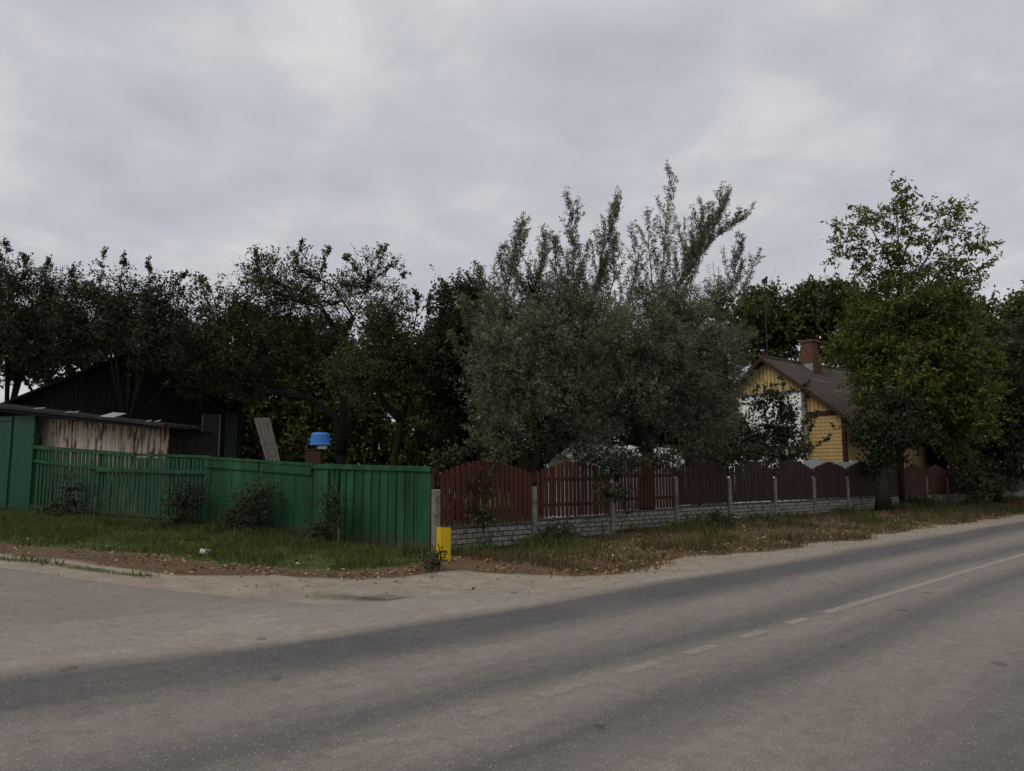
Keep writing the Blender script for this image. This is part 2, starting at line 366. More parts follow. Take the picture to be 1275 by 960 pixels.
M['brick'] = brick()
M['lf_apple'] = m_leaf('apple_leaves', [(0.0, (0.022, 0.031, 0.010)), (0.55, (0.048, 0.064, 0.018)), (0.9, (0.088, 0.104, 0.030)), (1.0, (0.14, 0.10, 0.03))])
M['lf_dark'] = m_leaf('dark_leaves', [(0.0, (0.017, 0.024, 0.010)), (0.6, (0.036, 0.047, 0.016)), (1.0, (0.070, 0.078, 0.027))])
M['lf_olive'] = m_leaf('silver_willow_leaves', [(0.0, (0.042, 0.043, 0.024)), (0.5, (0.125, 0.134, 0.076)), (1.0, (0.31, 0.32, 0.20))], 0.28)
M['lf_maple'] = m_leaf('maple_leaves', [(0.0, (0.036, 0.048, 0.011)), (0.45, (0.085, 0.098, 0.020)), (0.88, (0.155, 0.155, 0.034)), (1.0, (0.19, 0.13, 0.03))], 0.35)
M['lf_far'] = m_leaf('distant_leaves', [(0.0, (0.040, 0.050, 0.016)), (0.6, (0.082, 0.096, 0.028)), (1.0, (0.13, 0.135, 0.042))], 0.25)
M['lf_bg'] = m_leaf('dull_garden_leaves', [(0.0, (0.045, 0.052, 0.016)), (0.6, (0.090, 0.098, 0.026)), (1.0, (0.14, 0.13, 0.036))], 0.25)
M['lf_vine'] = m_leaf('vine_leaves', [(0.0, (0.026, 0.036, 0.012)), (0.6, (0.050, 0.062, 0.020)), (1.0, (0.12, 0.12, 0.04))], 0.25)
M['grass'] = m_leaf('grass_blades', [(0.0, (0.030, 0.052, 0.010)), (0.5, (0.090, 0.122, 0.028)), (0.88, (0.160, 0.185, 0.052)), (1.0, (0.23, 0.20, 0.07))], 0.3)
M['dry'] = m_leaf('dry_weeds', [(0.0, (0.045, 0.034, 0.016)), (0.4, (0.10, 0.070, 0.032)), (0.65, (0.17, 0.12, 0.055)), (0.8, (0.07, 0.08, 0.028)), (1.0, (0.045, 0.060, 0.018))], 0.2)
M['fallen'] = m_leaf('fallen_leaves', [(0.0, (0.055, 0.030, 0.016)), (0.5, (0.125, 0.070, 0.030)), (0.82, (0.28, 0.165, 0.06)), (1.0, (0.48, 0.36, 0.20))], 0.1)

# ------------------------------------------------------------------ ground
def coords(lo, hi, step, far):
    c = list(np.arange(lo, hi + 1e-6, step)); d = step; x = hi
    while x < far: d *= 1.35; x += d; c.append(x)
    d = step; x = lo; pre = []
    while x > -far: d *= 1.35; x -= d; pre.append(x)
    return np.array(pre[::-1] + c)
def grid_mesh(name, gx, gy, zfun, mat, zone=None):
    X, Yg = np.meshgrid(gx, gy); Z = zfun(X, Yg); nx, ny = len(gx), len(gy)
    V = np.stack([X.ravel(), Yg.ravel(), Z.ravel()], 1)
    i, j = np.meshgrid(np.arange(nx - 1), np.arange(ny - 1)); a = (j * nx + i).ravel()
    Q = np.stack([a, a + 1, a + nx + 1, a + nx], 1).astype(np.int32)
    me = bpy.data.meshes.new(name); me.vertices.add(len(V)); me.vertices.foreach_set('co', V.astype(np.float32).ravel())
    me.loops.add(Q.size); me.loops.foreach_set('vertex_index', Q.ravel())
    me.polygons.add(len(Q)); me.polygons.foreach_set('loop_start', np.arange(0, Q.size, 4, dtype=np.int32)); me.polygons.foreach_set('loop_total', np.full(len(Q), 4, dtype=np.int32))
    me.polygons.foreach_set('use_smooth', np.ones(len(Q), dtype=bool)); me.update()
    if zone is not None:
        c = zone(X.ravel(), Yg.ravel()); at = me.attributes.new('zone', 'FLOAT_COLOR', 'POINT'); at.data.foreach_set('color', c.astype(np.float32).ravel())
    me.materials.append(mat); o = bpy.data.objects.new(name, me); col.objects.link(o); return o
# fence lines in plan
FD = Vector((0.7198, 0.6942, 0)); SP = 2.66
P0 = G(541, 689); P0.z = 0
F0 = Vector((P0.x - 0.06, P0.y + 0.02, 0)); F3 = Vector((X_at(38, 19.4), 19.4, 0))
GE = (F0 - F3).normalized(); GNv = Vector((-GE.y, GE.x, 0))   # along (to the right) and away from camera
def zone(x, y):
    v = rv(x, y); u = ru(x, y); se = side_edge(x)
    n = fbm(x, y, 1.3, 5) - 0.5
    right = sst(u, 9.0, 11.5)
    # left verge: grass above a dirt track
    gd = y - se                                    # distance beyond asphalt edge
    lim = np.interp(x, [-40, -9, -6.5, -4.5, -2.5, -1.0, 0.0, 2], [2.3, 1.9, 1.7, 2.1, 2.9, 3.0, 2.2, 1.9])
    gl = sst(gd + n * 1.2, lim, lim + 0.9)
    strip = np.exp(-((gd - 0.75) / 0.28) ** 2) * (1 - sst(x, -4.9, -4.0))
    gr = sst(v + n * 1.4, 10.3, 11.4) * 0.75
    grass = np.where(u < 9.5, gl, gr); grass = gl * (1 - right) + gr * right
    grass = grass * (1 - .75 * sst(x, -2.2, -1.2) * (1 - sst(v, 10.9, 11.4)))
    grass = np.maximum(grass, strip * 0.62)
    ll = sst(gd + n * 1.0, lim - 1.1, lim - 0.3)
    lr = sst(v + n * 1.3, 7.35, 8.1)
    lit = ll * (1 - right) + lr * right
    dp = G(470, 744)
    dark = np.exp(-(((x - dp.x) / 0.75) ** 2 + ((y - dp.y) / 0.25) ** 2)) + 0.35 * sst(v, 7.6, 8.3) * (1 - sst(v, 8.3, 9.0)) * sst(n, 0.05, 0.2)
    c = np.stack([grass, lit, np.clip(dark, 0, 1), np.ones_like(x)], 1); return c
gx = coords(-16, 34, 0.16, 2600); gy = coords(2.0, 44, 0.16, 2600)
gobj = grid_mesh('ground', gx, gy, lambda X, Y: h_all(X, Y) - 0.012, M['ground'], zone)
gobj['kind'] = 'structure'

# ------------------------------------------------------------------ roads
us = np.concatenate([np.arange(-90, -6, 3.0), np.arange(-6, 45, 0.25), np.arange(45, 90, 2.0), np.arange(90, 700, 20.0)])
vs_ = np.concatenate([np.linspace(-3.2, 6.2, 20), [6.5, 0]])
V = []; Fc = []
for i, u in enumerate(us):
    edge = 6.80 + 0.30 * (float(fbm(u, 0.0, 1.7, 11)) - 0.5)
    for j in range(len(vs_)):
        v = edge if j == len(vs_) - 1 else vs_[j]
        x = RD[0] * u + RN[0] * v; y = RD[1] * u + RN[1] * v
        V.append((x, y, float(h_base(x, y)) + 0.008))
nv = len(vs_)
for i in range(len(us) - 1):
    for j in range(nv - 1): a = i * nv + j; Fc.append((a, a + nv, a + nv + 1, a + 1))
mb = MB(); mb.v = V; mb.f = Fc; ro = mb.build('road', M['asphalt'], smooth=True); ro['kind'] = 'structure'
mb = MB(); xs = np.concatenate([np.arange(-88, -14, 3.0), np.arange(-14, 0.35, 0.18)]); NR = 22
for x in xs:
    ty = float(side_edge(x)) + 0.22 * (float(fbm(x, 3.0, 1.2, 8)) - 0.5)
    by = max((5.8 + 0.709 * x) / 0.705, ty - 9.5)
    by = min(by, ty - 0.05)
    for k in range(NR):
        y = by + (ty - by) * k / (NR - 1); mb.v.append((x, y, float(h_base(x, y)) + 0.002))
for i in range(len(xs) - 1):
    for k in range(NR - 1): a = i * NR + k; mb.f.append((a, a + NR, a + NR + 1, a + 1))
so = mb.build('side_road', M['asphalt'], smooth=True); so['kind'] = 'structure'
# markings
def uof(px, py): g = G(px, py); return float(ru(g.x, g.y))
vc = float(np.mean([rv(*G(*p)[:2]) for p in ((783 / 1.99 + 635, 764), (1275, 688), (840, 821), (710, 865))]))
mb = MB()
segs = [((425, 952), (505, 930)), ((600, 896), (632, 887)), ((685, 872), (740, 857)), ((781, 841), (825, 828)), ((858, 817), (897, 807)), ((924, 795), (957, 788)), ((982, 778), (1008, 772))]
segs = [(uof(*a), uof(*b)) for a, b in segs] + [(uof(1028, 764), 160.0)]
for a, b in segs:
    n = max(2, int((b - a) / 0.5) + 1) if b < 60 else 120
    q = np.linspace(a, b, n); k = len(mb.v)
    for u in q:
        for v in (vc - 0.055, vc + 0.055):
            x = RD[0] * u + RN[0] * v; y = RD[1] * u + RN[1] * v; mb.v.append((x, y, float(h_base(x, y)) + 0.013))
    for i in range(n - 1): mb.f.append((k + 2 * i, k + 2 * i + 2, k + 2 * i + 3, k + 2 * i + 1))
mo = mb.build('road_markings', M['paint']); mo['kind'] = 'structure'

# ------------------------------------------------------------------ brown picket fence with concrete posts
s0 = 0.0
NB = 19
fang = math.atan2(FD.y, FD.x)
fence = empty('picket_fence', (P0.x, P0.y, hz(P0.x, P0.y)), fang, 'long scalloped brown picket fence on a whitewashed block plinth with concrete posts beside the road', 'fence')
fz0 = hz(P0.x, P0.y)
panel_tone = ['r', 'r', 'r', 'd', 'd', 'd', 'd', 'd', 'd', 'r', 'r', 'd', 'd', 'd', 'r', 'r', 'd', 'r', 'r']
rng = random.Random(3)
for i in range(NB + 1):
    p = P0 + FD * SP * i; g = hz(p.x, p.y) - fz0
    mb = MB(); x = SP * i; tl = rng.uniform(-0.012, 0.012)
    Mx = Matrix.Translation((x, 0, g)) @ Matrix.Rotation(tl, 4, 'Y')
    mb.box(-0.065, 0.065, -0.10, 0.03, -0.3, 1.20 + rng.uniform(-.02, .03), Mx); mb.build('post', M['concrete'], fence, bevel=0.012)
for i in range(NB):
    a = P0 + FD * SP * (i + 0.02); b = P0 + FD * SP * (i + 0.98)
    g = 0.5 * (hz(a.x, a.y) + hz(b.x, b.y)) - fz0
    x0 = SP * i + 0.07; x1 = SP * (i + 1) - 0.07; wd = x1 - x0
    mb = MB(); mb.box(x0, x1, -0.03, 0.03, -0.3 + g, 0.43 + g)
    mb.box(x0, x1, -0.045, 0.04, 0.43 + g, 0.47 + g)
    mb.split = len(mb.f); mb.m2 = M['plinth']
    for r_ in range(4):
        n = 9; off = (r_ % 2) * 0.5; bw = wd / n
        for k in range(-1, n):
            c0 = x0 + (k + off) * bw + 0.014; c1 = c0 + bw - 0.028
            c0 = max(c0, x0); c1 = min(c1, x1)
            if c1 - c0 < 0.05: continue
            z0 = g + 0.02 + r_ * 0.101
            mb.box(c0, c1, -0.048 - rng.uniform(0, .006), -0.028, z0 + 0.011, z0 + 0.088)
    mb.build('plinth_wall', M['joint_shade'], fence)
    mb = MB(); sag = rng.uniform(-0.03, 0.03)
    np_ = 19 if i < 6 else 21; pw = wd / np_
    for k in range(np_):
        c = x0 + (k + 0.5) * pw; t = (k + 0.5) / np_
        if i >= 6 and i % 3 != 2: top = 1.52 + 0.25 * (1 - abs(2 * t - 1)) ** 0.8
        elif i >= 9: top = 1.56 + 0.2 * math.sin(math.pi * t) ** 0.7
        else: top = 1.50 + 0.26 * min(1.0, (1 - abs(2 * t - 1)) * 1.35) ** 0.85
        top += rng.uniform(-.012, .012) + sag
        hw = (pw * (0.37 if i < 3 else 0.43 if i < 6 else 0.46)) * rng.uniform(.93, 1.05); z0 = 0.482 + rng.uniform(-.01, .01)
        if i == 2: hw *= 0.86
        lean = rng.uniform(-.012, .012)
        Mx = Matrix.Translation((c, rng.uniform(-.003, .003), g)) @ Matrix.Rotation(lean, 4, 'Y')
        mb.prism([(-hw, z0 + .04), (0, z0), (hw, z0 + .04), (hw, top - .045), (0, top), (-hw, top - .045)], -0.055, -0.033, Mx)
    for zr in (0.72, 1.28): mb.box(x0 - .06, x1 + .06, -0.031, 0.004, zr + g, zr + .075 + g)
    o = mb.build('picket_panel', M['red_picket'] if panel_tone[i] == 'r' else M['dark_picket'], fence)
    o['label'] = 'reddish brown scalloped panel' if panel_tone[i] == 'r' else 'darker brown scalloped panel'
    # short timber uprights carrying the panel above the posts
    if i < 12:
        mb = MB(); mb.box(SP * i + .02, SP * i + .075, -0.03, 0.03, 1.24 + g, 1.50 + g); mb.build('post_extension', M['dark_picket'], fence)

# ------------------------------------------------------------------ green fence
gl = (F0 - F3).length
gang = math.atan2(GE.y, GE.x)
gz0 = hz(F3.x, F3.y)
gf = empty('board_fence', (F3.x, F3.y, gz0), gang, 'green painted board fence of mixed picket and solid sections beside the grass verge', 'fence')
def s_at(px, off=0.0):       # distance along the green line where pixel column px meets it
    r = X_at(px, 1.0); o = F3 + GNv * off
    return (r * o.y - o.x) / (GE.x - r * GE.y)
def z_at(py, px, off=0.0):   # height (relative to fence origin) of a pixel on the line
    s = s_at(px, off); p = F3 + GE * s + GNv * off; return P(px, py, p.y).z - gz0
def gz(s, off=0.0): p = F3 + GE * s + GNv * off; return hz(p.x, p.y) - gz0
def board_run(mb, sa, sb, pitch, hwf, ztop, y0, y1, jit=.004, zbot=None, rr=rng):
    n = max(1, int(round((sb - sa) / pitch))); pt = (sb - sa) / n
    for k in range(n):
        c = sa + (k + .5) * pt; hw = pt * hwf; zt = ztop(c) + rr.uniform(-jit, jit); zb = (zbot(c) if zbot else gz(c)) + rr.uniform(0, .03)
        dy = rr.uniform(-.006, .006); ln = rr.uniform(-.006, .006)
        mb.box(c - hw, c + hw, y0 + dy, y1 + dy, zb, zt, Matrix.Translation((c, 0, 0)) @ Matrix.Rotation(ln, 4, 'Y') @ Matrix.Translation((-c, 0, 0)))
def lerp(p0, p1):
    (a, za), (b, zb) = p0, p1
    return lambda s: za + (zb - za) * (s - a) / (b - a)
# picket section (px 38..258)
sA, sB, sC = s_at(38), s_at(163), s_at(256)
tA = lerp((sA, z_at(557, 38)), (sB, z_at(567, 163))); tB = lerp((sB, z_at(568, 163)), (sC, z_at(570, 256)))
mb = MB(); board_run(mb, sA, sB, 0.13, 0.30, lambda s: tA(s) - .03, 0.03, 0.05); mb.build('picket_panel', M['green_worn'], gf)
mb = MB(); board_run(mb, sB, sC, 0.115, 0.32, lambda s: tB(s) - .03, 0.03, 0.05); mb.build('picket_panel', M['green_worn'], gf)
def rail(sa, sb, za, zb, hh, y0, y1, name='rail', mat='green'):
    mb = MB(); k = [(sa, za - hh), (sb, zb - hh), (sb, zb), (sa, za)]; mb.prism(k, y0, y1); return mb.build(name, M[mat], gf)
rail(sA - .05, s_at(166), z_at(554, 38), z_at(564, 166), .085, -.01, .028)
rail(s_at(118), sC + .03, z_at(563, 118), z_at(567, 256), .06, .054, .085)
rail(sA, sB, z_at(572, 38), z_at(585, 163), .07, .0, .026)
rail(s_at(120), sC, z_at(583, 120), z_at(586, 256), .075, -.028, -.002)
rail(sA, sC, z_at(628, 38), z_at(645, 256), .08, .0, .026)
for px in (42, 120, 180):
    s = s_at(px); mb = MB(); mb.box(s - .05, s + .05, .055, .15, gz(s) - .3, z_at(562, px)); mb.build('post', M['grey_wood'], gf)
# solid section with ledge (px 256..390)
sD = s_at(390)
tC = lerp((sC, z_at(568, 256)), (sD, z_at(577, 390)))
mb = MB(); board_run(mb, sC, sD, 0.15, 0.497, lambda s: tC(s) - .21, -.02, .004); mb.build('board_panel', M['green'], gf)
mb = MB()
for a, b in ((sC, s_at(323)), (s_at(325), sD - .02)): mb.prism([(a, tC(a) - .24), (b, tC(b) - .24), (b, tC(b) - .06), (a, tC(a) - .06)], -.058, -.024)
mb.build('upper_boards', M['green'], gf)
rail(sC - .04, sD + .04, tC(sC) + .0, tC(sD) + .0, .055, -.075, .02)
# narrow section with slots (px 390..425)
sE = s_at(425)
mb = MB(); board_run(mb, sD + .02, s_at(408), 0.11, 0.47, lambda s: tC(sD) - .03, -.03, -.006); board_run(mb, s_at(412), sE - .05, 0.09, 0.36, lambda s: tC(sD) - .05, -.02, .004)
mb.build('gate_panel', M['green'], gf)
mb = MB(); mb.box(s_at(407), s_at(410), -.05, .08, gz(sD) - .2, tC(sD) + .0); mb.build('post', M['green'], gf)
# ribbed solid section (px 425..537)
sF = s_at(536.5)
tD = lerp((sE, z_at(580, 425)), (sF, z_at(583, 536)))
mb = MB(); board_run(mb, sE, sF, 0.098, 0.498, lambda s: tD(s) - .05, -.02, .004); 
k = sE + .1
while k < sF - .3: mb.box(k, k + .03, -.042, -.03, gz(k) + .02, tD(k) - .07); k += .196
mb.build('board_panel', M['green'], gf)
rail(s_at(388), sF + .02, z_at(577, 388), tD(sF) + .035, .10, -.065, .0)
mb = MB(); mb.box(sF + .005, sF + .09, -.03, .06, gz(sF) - .2, tD(sF) + .02); mb.build('post', M['brown_post'], gf)

# ------------------------------------------------------------------ tall green gate, low shed
gate = empty('tall_gate', (F3.x, F3.y, gz0), gang, 'tall dark green double gate under the shed roof at the left edge', 'gate')
mb = MB(); gt = z_at(517, 30)
mb.box(-3.4, -0.75, .02, .06, gz(-2) + .02, gt); mb.box(-0.72, -0.12, .0, .05, gz(-.5) + .02, gt); mb.build('gate_leaf', M['green_gate'], gate, bevel=.006)
mb = MB()
for x0, x1 in ((-3.4, -2.1), (-2.0, -0.8)):
    mb.box(x0, x0 + .09, -.015, .018, gz(-2) + .05, gt - .02); mb.box(x1 - .09, x1, -.015, .018, gz(-2) + .05, gt - .02)
    mb.box(x0 + .092, x1 - .092, -.012, .018, gt - .12, gt - .02); mb.box(x0 + .092, x1 - .092, -.012, .018, gz(-2) + .05, gz(-2) + .16)
mb.build('gate_frame', M['green_gate'], gate)
mb = MB(); mb.box(-.11, .06, -.03, .09, gz(0) - .2, gt + .01); mb.build('gate_post', M['green_gate'], gate, bevel=.008)
shed = empty('low_shed', (F3.x, F3.y, gz0), gang, 'low shed with peeling whitewashed plank wall and flat dark felt roof behind the green fence', 'shed')
sR = s_at(207, .40)
wl = lerp((s_at(42, .40), z_at(521, 42, .40)), (sR, z_at(533, 207, .40)))
mb = MB(); k = s_at(36, .40)
while k < sR - .01:
    w_ = rng.uniform(.10, .17); e_ = min(k + w_, sR)
    mb.box(k, e_ - .006, .40 + rng.uniform(-.006, .006), .43, gz(k, .40) - .1, wl((k + e_) / 2) + .02); k = e_
mb.build('plank_wall', M['rust'], shed)
mb = MB(); mb.box(sR - .03, sR, .435, 2.0, gz(sR, .4) - .2, wl(sR) - .02); mb.box(-4.2, sR, 1.97, 2.0, gz(0, .4) - .2, wl(sR) - .03); mb.box(-4.2, -4.17, .40, 1.96, -.3, 2.2)
mb.box(-4.2, s_at(35.5, .40), .40, .43, -.3, wl(-.9) - .05); mb.build('side_wall', M['barn'], shed)
mb = MB(); rl = -4.6; rr_ = s_at(222, .3)
zl = z_at(508, 30, .3) + (-.3 - rl) * 0.0
rf = lerp((s_at(0, .3), z_at(505, 0, .3)), (rr_, z_at(529, 222, .3)))
for (y0, y1, dz) in ((-.22, .9, 0.0), (.9, 2.1, .02)):
    mb.slab((rl, y0, rf(rl) + dz), (rr_ - .15 * y0, y0, rf(rr_) + dz), (rr_ - .25 * y1, y1, rf(rr_) + dz + .0), (rl, y1, rf(rl) + dz + .0), .07)
mb.build('roof', M['roofing'], shed)
mb = MB(); mb.prism([(rl, rf(rl) - .14), (rr_ - .2, rf(rr_) - .13), (rr_ - .2, rf(rr_) - .07), (rl, rf(rl) - .07)], -.17, -.13); mb.build('fascia', M['barn'], shed)
sp_ = s_at(136, .05); pz = rf(sp_) + .03
sheet = MB(); c = F3 + GE * sp_ + GNv * .05
sheet.slab((c.x - .30, c.y - .12, gz0 + pz - .02), (c.x + .20, c.y - .34, gz0 + pz - .04), (c.x + .22, c.y + .2, gz0 + pz + .09), (c.x - .2, c.y + .4, gz0 + pz + .13), .012)
tag(sheet.build('metal_sheet', M['metal_sheet']), 'small pale metal sheet lying on the dark roof of the low shed', 'metal sheet')
for j, (px, py, sz, lb) in enumerate(((40, 505, .10, 'bright scrap of foil nearest the gate on the low shed roof'), (83, 510, .09, 'bright scrap of foil in the middle of the low shed roof'), (186, 523, .07, 'small bright scrap at the right end of the low shed roof'))):
    s = s_at(px, -.13); q = F3 + GE * s + GNv * -.13; mb = MB(); z = gz0 + rf(s) + .015; rr2 = random.Random(j)
    for t in range(3):
        ox = rr2.uniform(-.12, .12); mb.slab((q.x + ox - sz, q.y, z), (q.x + ox + sz, q.y - .05, z + .01), (q.x + ox + sz * .7, q.y + .1, z + .05), (q.x + ox - sz * .6, q.y + .12, z + .03), .008)
    tag(mb.build('foil_scrap', M['metal_sheet']), lb, 'scrap', 'scraps on the low shed roof')

# ------------------------------------------------------------------ dark barn behind
BO = Vector((X_at(165, 25.0), 25.0, 0)); bz0 = hz(BO.x, BO.y)
BE = Vector((0.91, 0.41, 0)).normalized(); BNv = Vector((-0.41, 0.91, 0)).normalized(); bang = math.atan2(BE.y, BE.x)
def bs(px):
    r = X_at(px, 1.0); return (r * BO.y - BO.x) / (BE.x - r * BE.y)
def bp(px, py): s = bs(px); p = BO + BE * s; return (s, P(px, py, p.y).z - bz0)
barn = empty('barn', (BO.x, BO.y, bz0), bang, 'large black weathered wooden barn with a broad gable behind the low shed', 'barn')
prof = [bp(-25, 512), bp(150, 440), bp(165, 438), bp(234, 484), bp(303, 503)]
base = [(prof[0][0] + .1, -.4), (prof[-1][0] - .1, -.4)]
inn = [(prof[0][0] + .1, prof[0][1] - .1)] + [(a, b - .1) for a, b in prof[1:-1]] + [(prof[-1][0] - .1, prof[-1][1] - .08)]
mb = MB(); mb.prism([base[0], base[1]] + inn[::-1], .05, 7.5)
def prof_z(s): return float(np.interp(s, [p[0] for p in inn], [p[1] for p in inn]))
k = inn[0][0]
while k < inn[-1][0] - .05:
    w_ = rng.uniform(.14, .2); e_ = min(k + w_, inn[-1][0]); mb.box(k, e_ - .012, .018 + rng.uniform(0, .015), .046, -.3, prof_z((k + e_) / 2) - .03); k = e_
mb.build('wall', M['barn'], barn)
mb = MB()
for a, b in zip(prof[:-1], prof[1:]):
    mb.slab((a[0], -.35, a[1]), (b[0], -.35, b[1]), (b[0], 7.9, b[1]), (a[0], 7.9, a[1]), .07)
mb.build('roof', M['roofing'], barn)
def bar_px(mb, px0, px1, py0, py1, y0, y1):
    a = bp(px0, py0); b = bp(px1, py1); mb.box(a[0], b[0], y0, y1, b[1], a[1])
mb = MB()
for px in (248, 270): bar_px(mb, px, px + 1.8, 516, 572, -.02, .014)
bar_px(mb, 250, 269.8, 516, 517.2, -.018, .014); wf = mb.build('window', M['white_paint'], barn)
mb = MB(); bar_px(mb, 250.2, 269.6, 517.5, 572, .0, .012); mb.build('pane', M['glass'], wf)
mb = MB(); s = bp(278, 515)[0]; e_ = bp(293, 515)[0]
while s < e_: mb.box(s, s + .085, -.03, .012, -.2, bp(280, 514)[1]); s += .095
mb.build('door', M['barn_blue'], barn)
# leaning sheet beside barn
lp = MB(); a = P(316, 520, 22.5); b = P(336, 520, 22.5); c = P(352, 585, 21.9); d = P(334, 585, 21.9)
for k in range(4):
    f0, f1 = k / 4, (k + .93) / 4
    lp.slab(d.lerp(c, f0), d.lerp(c, f1), a.lerp(b, f1), a.lerp(b, f0), .03)
tl = (c + d) / 2; zg = hz(tl.x, tl.y)
dn = (c - b).normalized(); k2 = (zg - c.z) / dn.z
lp.slab(d + dn * k2, c + dn * k2, c - Vector((0, 0, 0.01)), d - Vector((0, 0, .01)), .03)
tag(lp.build('leaning_board', M['grey_wood']), 'grey weathered board sheet leaning beside the barn', 'boards')

# ------------------------------------------------------------------ blue tub on its stand
q = P(392, 561, 18.6); zg = hz(q.x, q.y)
mb = MB(); hw = .18; mb.box(q.x - hw, q.x + hw, q.y - hw, q.y + hw, q.z - .30, q.z)
for ax in (-1, 1):
    for ay in (-1, 1): mb.box(q.x + ax * hw * .85 - .025, q.x + ax * hw * .85 + .025, q.y + ay * hw * .8 - .025, q.y + ay * hw * .8 + .025, zg - .05, q.z - .302)
mb.box(q.x - hw - .015, q.x + hw + .015, q.y - hw - .015, q.y + hw + .015, q.z + .001, q.z + .03)
tag(mb.build('stand', M['rust_box'], bevel=.006), 'rusty brown box stand showing over the green fence below the blue tub', 'stand')
def lathe(name, prof, mat, parent, cx, cy, cz, n=20):
    mb = MB(); m = len(prof)
    for r_, z in prof:
        for k in range(n): t = 2 * math.pi * k / n; mb.v.append((cx + r_ * math.cos(t), cy + r_ * math.sin(t), cz + z))
    for i in range(m - 1):
        for k in range(n): mb.f.append((i * n + k, i * n + (k + 1) % n, (i + 1) * n + (k + 1) % n, (i + 1) * n + k))
    mb.f.append(tuple(range((m - 1) * n, m * n))); mb.f.append(tuple(range(n - 1, -1, -1)))
    return mb.build(name, mat, parent, smooth=False)
c = P(402, 561, 18.6)
can = lathe('white_canister', [(.10, 0), (.115, .02), (.115, .085), (.095, .10)], M['white_wall'], None, c.x - .02, c.y, q.z + .031)
tag(can, 'squat white canister between the blue tub and its stand', 'canister')
c = P(398.5, 556.5, 18.6)
tub = empty('blue_tub', (c.x, c.y, q.z + .132), 0, 'bright blue plastic tub upturned on a stand behind the green fence', 'tub')
lathe('tub_body', [(.245, 0), (.235, .04), (.225, .15), (.215, .25), (.18, .29), (.05, .30)], M['blue'], tub, 0, 0, 0)
lathe('tub_rim', [(.248, -.012), (.262, -.005), (.262, .02), (.248, .03)], M['blue'], tub, 0, 0, 0)
for sgn in (-1, 1):
    mb = MB(); mb.tube([(sgn * .235, -.06, .12), (sgn * .275, -.05, .15), (sgn * .275, .05, .15), (sgn * .235, .06, .12)], [.012] * 4, 6); mb.build('handle', M['blue'], tub)

# ------------------------------------------------------------------ yellow marker post
y0 = G(553, 700); Yp = y0.y
yp = MB(); a = P(543.5, 656, Yp); b = P(549, 657, Yp - .07); c = P(561, 658, Yp)
zg = hz(y0.x, y0.y) - .15
def wall_seg(mb, p, q, z0, z1, t=.012):
    d = Vector((q.x - p.x, q.y - p.y, 0)).normalized(); n = Vector((-d.y, d.x, 0)) * t
    k = len(mb.v)
    for z in (z0, z1):
        for r_ in (Vector((p.x, p.y, 0)), Vector((q.x, q.y, 0)), Vector((q.x, q.y, 0)) + n, Vector((p.x, p.y, 0)) + n): mb.v.append((r_.x, r_.y, z))
    mb.f += [(k, k + 3, k + 2, k + 1), (k + 4, k + 5, k + 6, k + 7)] + [(k + i, k + (i + 1) % 4, k + 4 + (i + 1) % 4, k + 4 + i) for i in range(4)]
wall_seg(yp, a, b, zg, a.z); wall_seg(yp, b + (c - b).normalized() * .002, c, zg, a.z - .01); 
c2 = c + Vector((.0, .10, 0)); wall_seg(yp, c + Vector((0, .004, 0)), c2, zg, a.z - .02)
tag(yp.build('marker_post', M['yellow']), 'short bright yellow angled marker post at the corner where the two fences meet', 'marker post')

# ------------------------------------------------------------------ yellow house
HC = P(1050, 512, 33.0); HR = Vector((0.777, 0.629, 0)); HG = Vector((-0.629, 0.777, 0))
hzg = hz(HC.x, HC.y)
# local frame: x along the gable wall (from right corner to the left), y back along the ridge ; use explicit matrix
house = empty('wooden_house', (HC.x, HC.y, hzg), math.atan2(-HG.y, -HG.x), 'small yellow plank house with brown trim, steep grey roof and brick chimney behind the fence', 'house')
# local x axis = -HG (to the right), local y axis = away
zt = HC.z - hzg; HW = 7.2; half = 3.6
pa = Vector((HC.x, HC.y, 0)) + HG * half
za = P(955, 446, pa.y).z - hzg          # apex
HL = 9.5
sgn_y = 1
mb = MB(); mb.box(-HW, 0, 0.03, HL, -.3, zt); mb.prism([(-HW, zt), (0, zt), (-half, za - .12)], .03, HL)
core = mb.build('wall', M['yellow_v'], house)
mb = MB(); z = .35
while z < zt - .2: mb.box(-HW + .12, -.12, -.006, .028, z, z + .138); z += .160
mb.build('siding', M['yellow_v'], house)
mb = MB(); z = .35
while z < zt - .1: mb.box(.002, .028, .12, HL - .1, z, z + .135); z += .142
mb.build('siding', M['yellow_v'], house)
mb = MB(); x = -HW + .02
def gab(x): return zt + (za - zt) * (1 - abs(x + half) / half)
while x < -.05:
    w_ = .19; m1 = min(x + w_ - .030, 0)
    za_, zb_ = gab(x) - .15, gab(m1) - .15
    if max(za_, zb_) > zt + .1:
        pts = [(x, zt + .06), (m1, zt + .06), (m1, max(zb_, zt + .065)), (x, max(za_, zt + .065))]
        mb.prism(pts, -.02, .028)
    x += w_
mb.build('gable_boards', M['yellow_v'], house)
mb = MB(); mb.box(-HW - .05, .05, -.05, .026, zt - .13, zt + .05); mb.build('trim_board', M['trim'], house)
mb = MB(); mb.box(-.10, .045, -.04, .11, 0, zt - .132); mb.build('corner_board', M['trim'], house)
mb = MB(); mb.box(-HW - .045, -HW + .10, -.04, .11, 0, zt - .132); mb.build('corner_board', M['trim'], house)
sl = (za - zt) / half; ov = .75; ft = -.45
mb = MB()
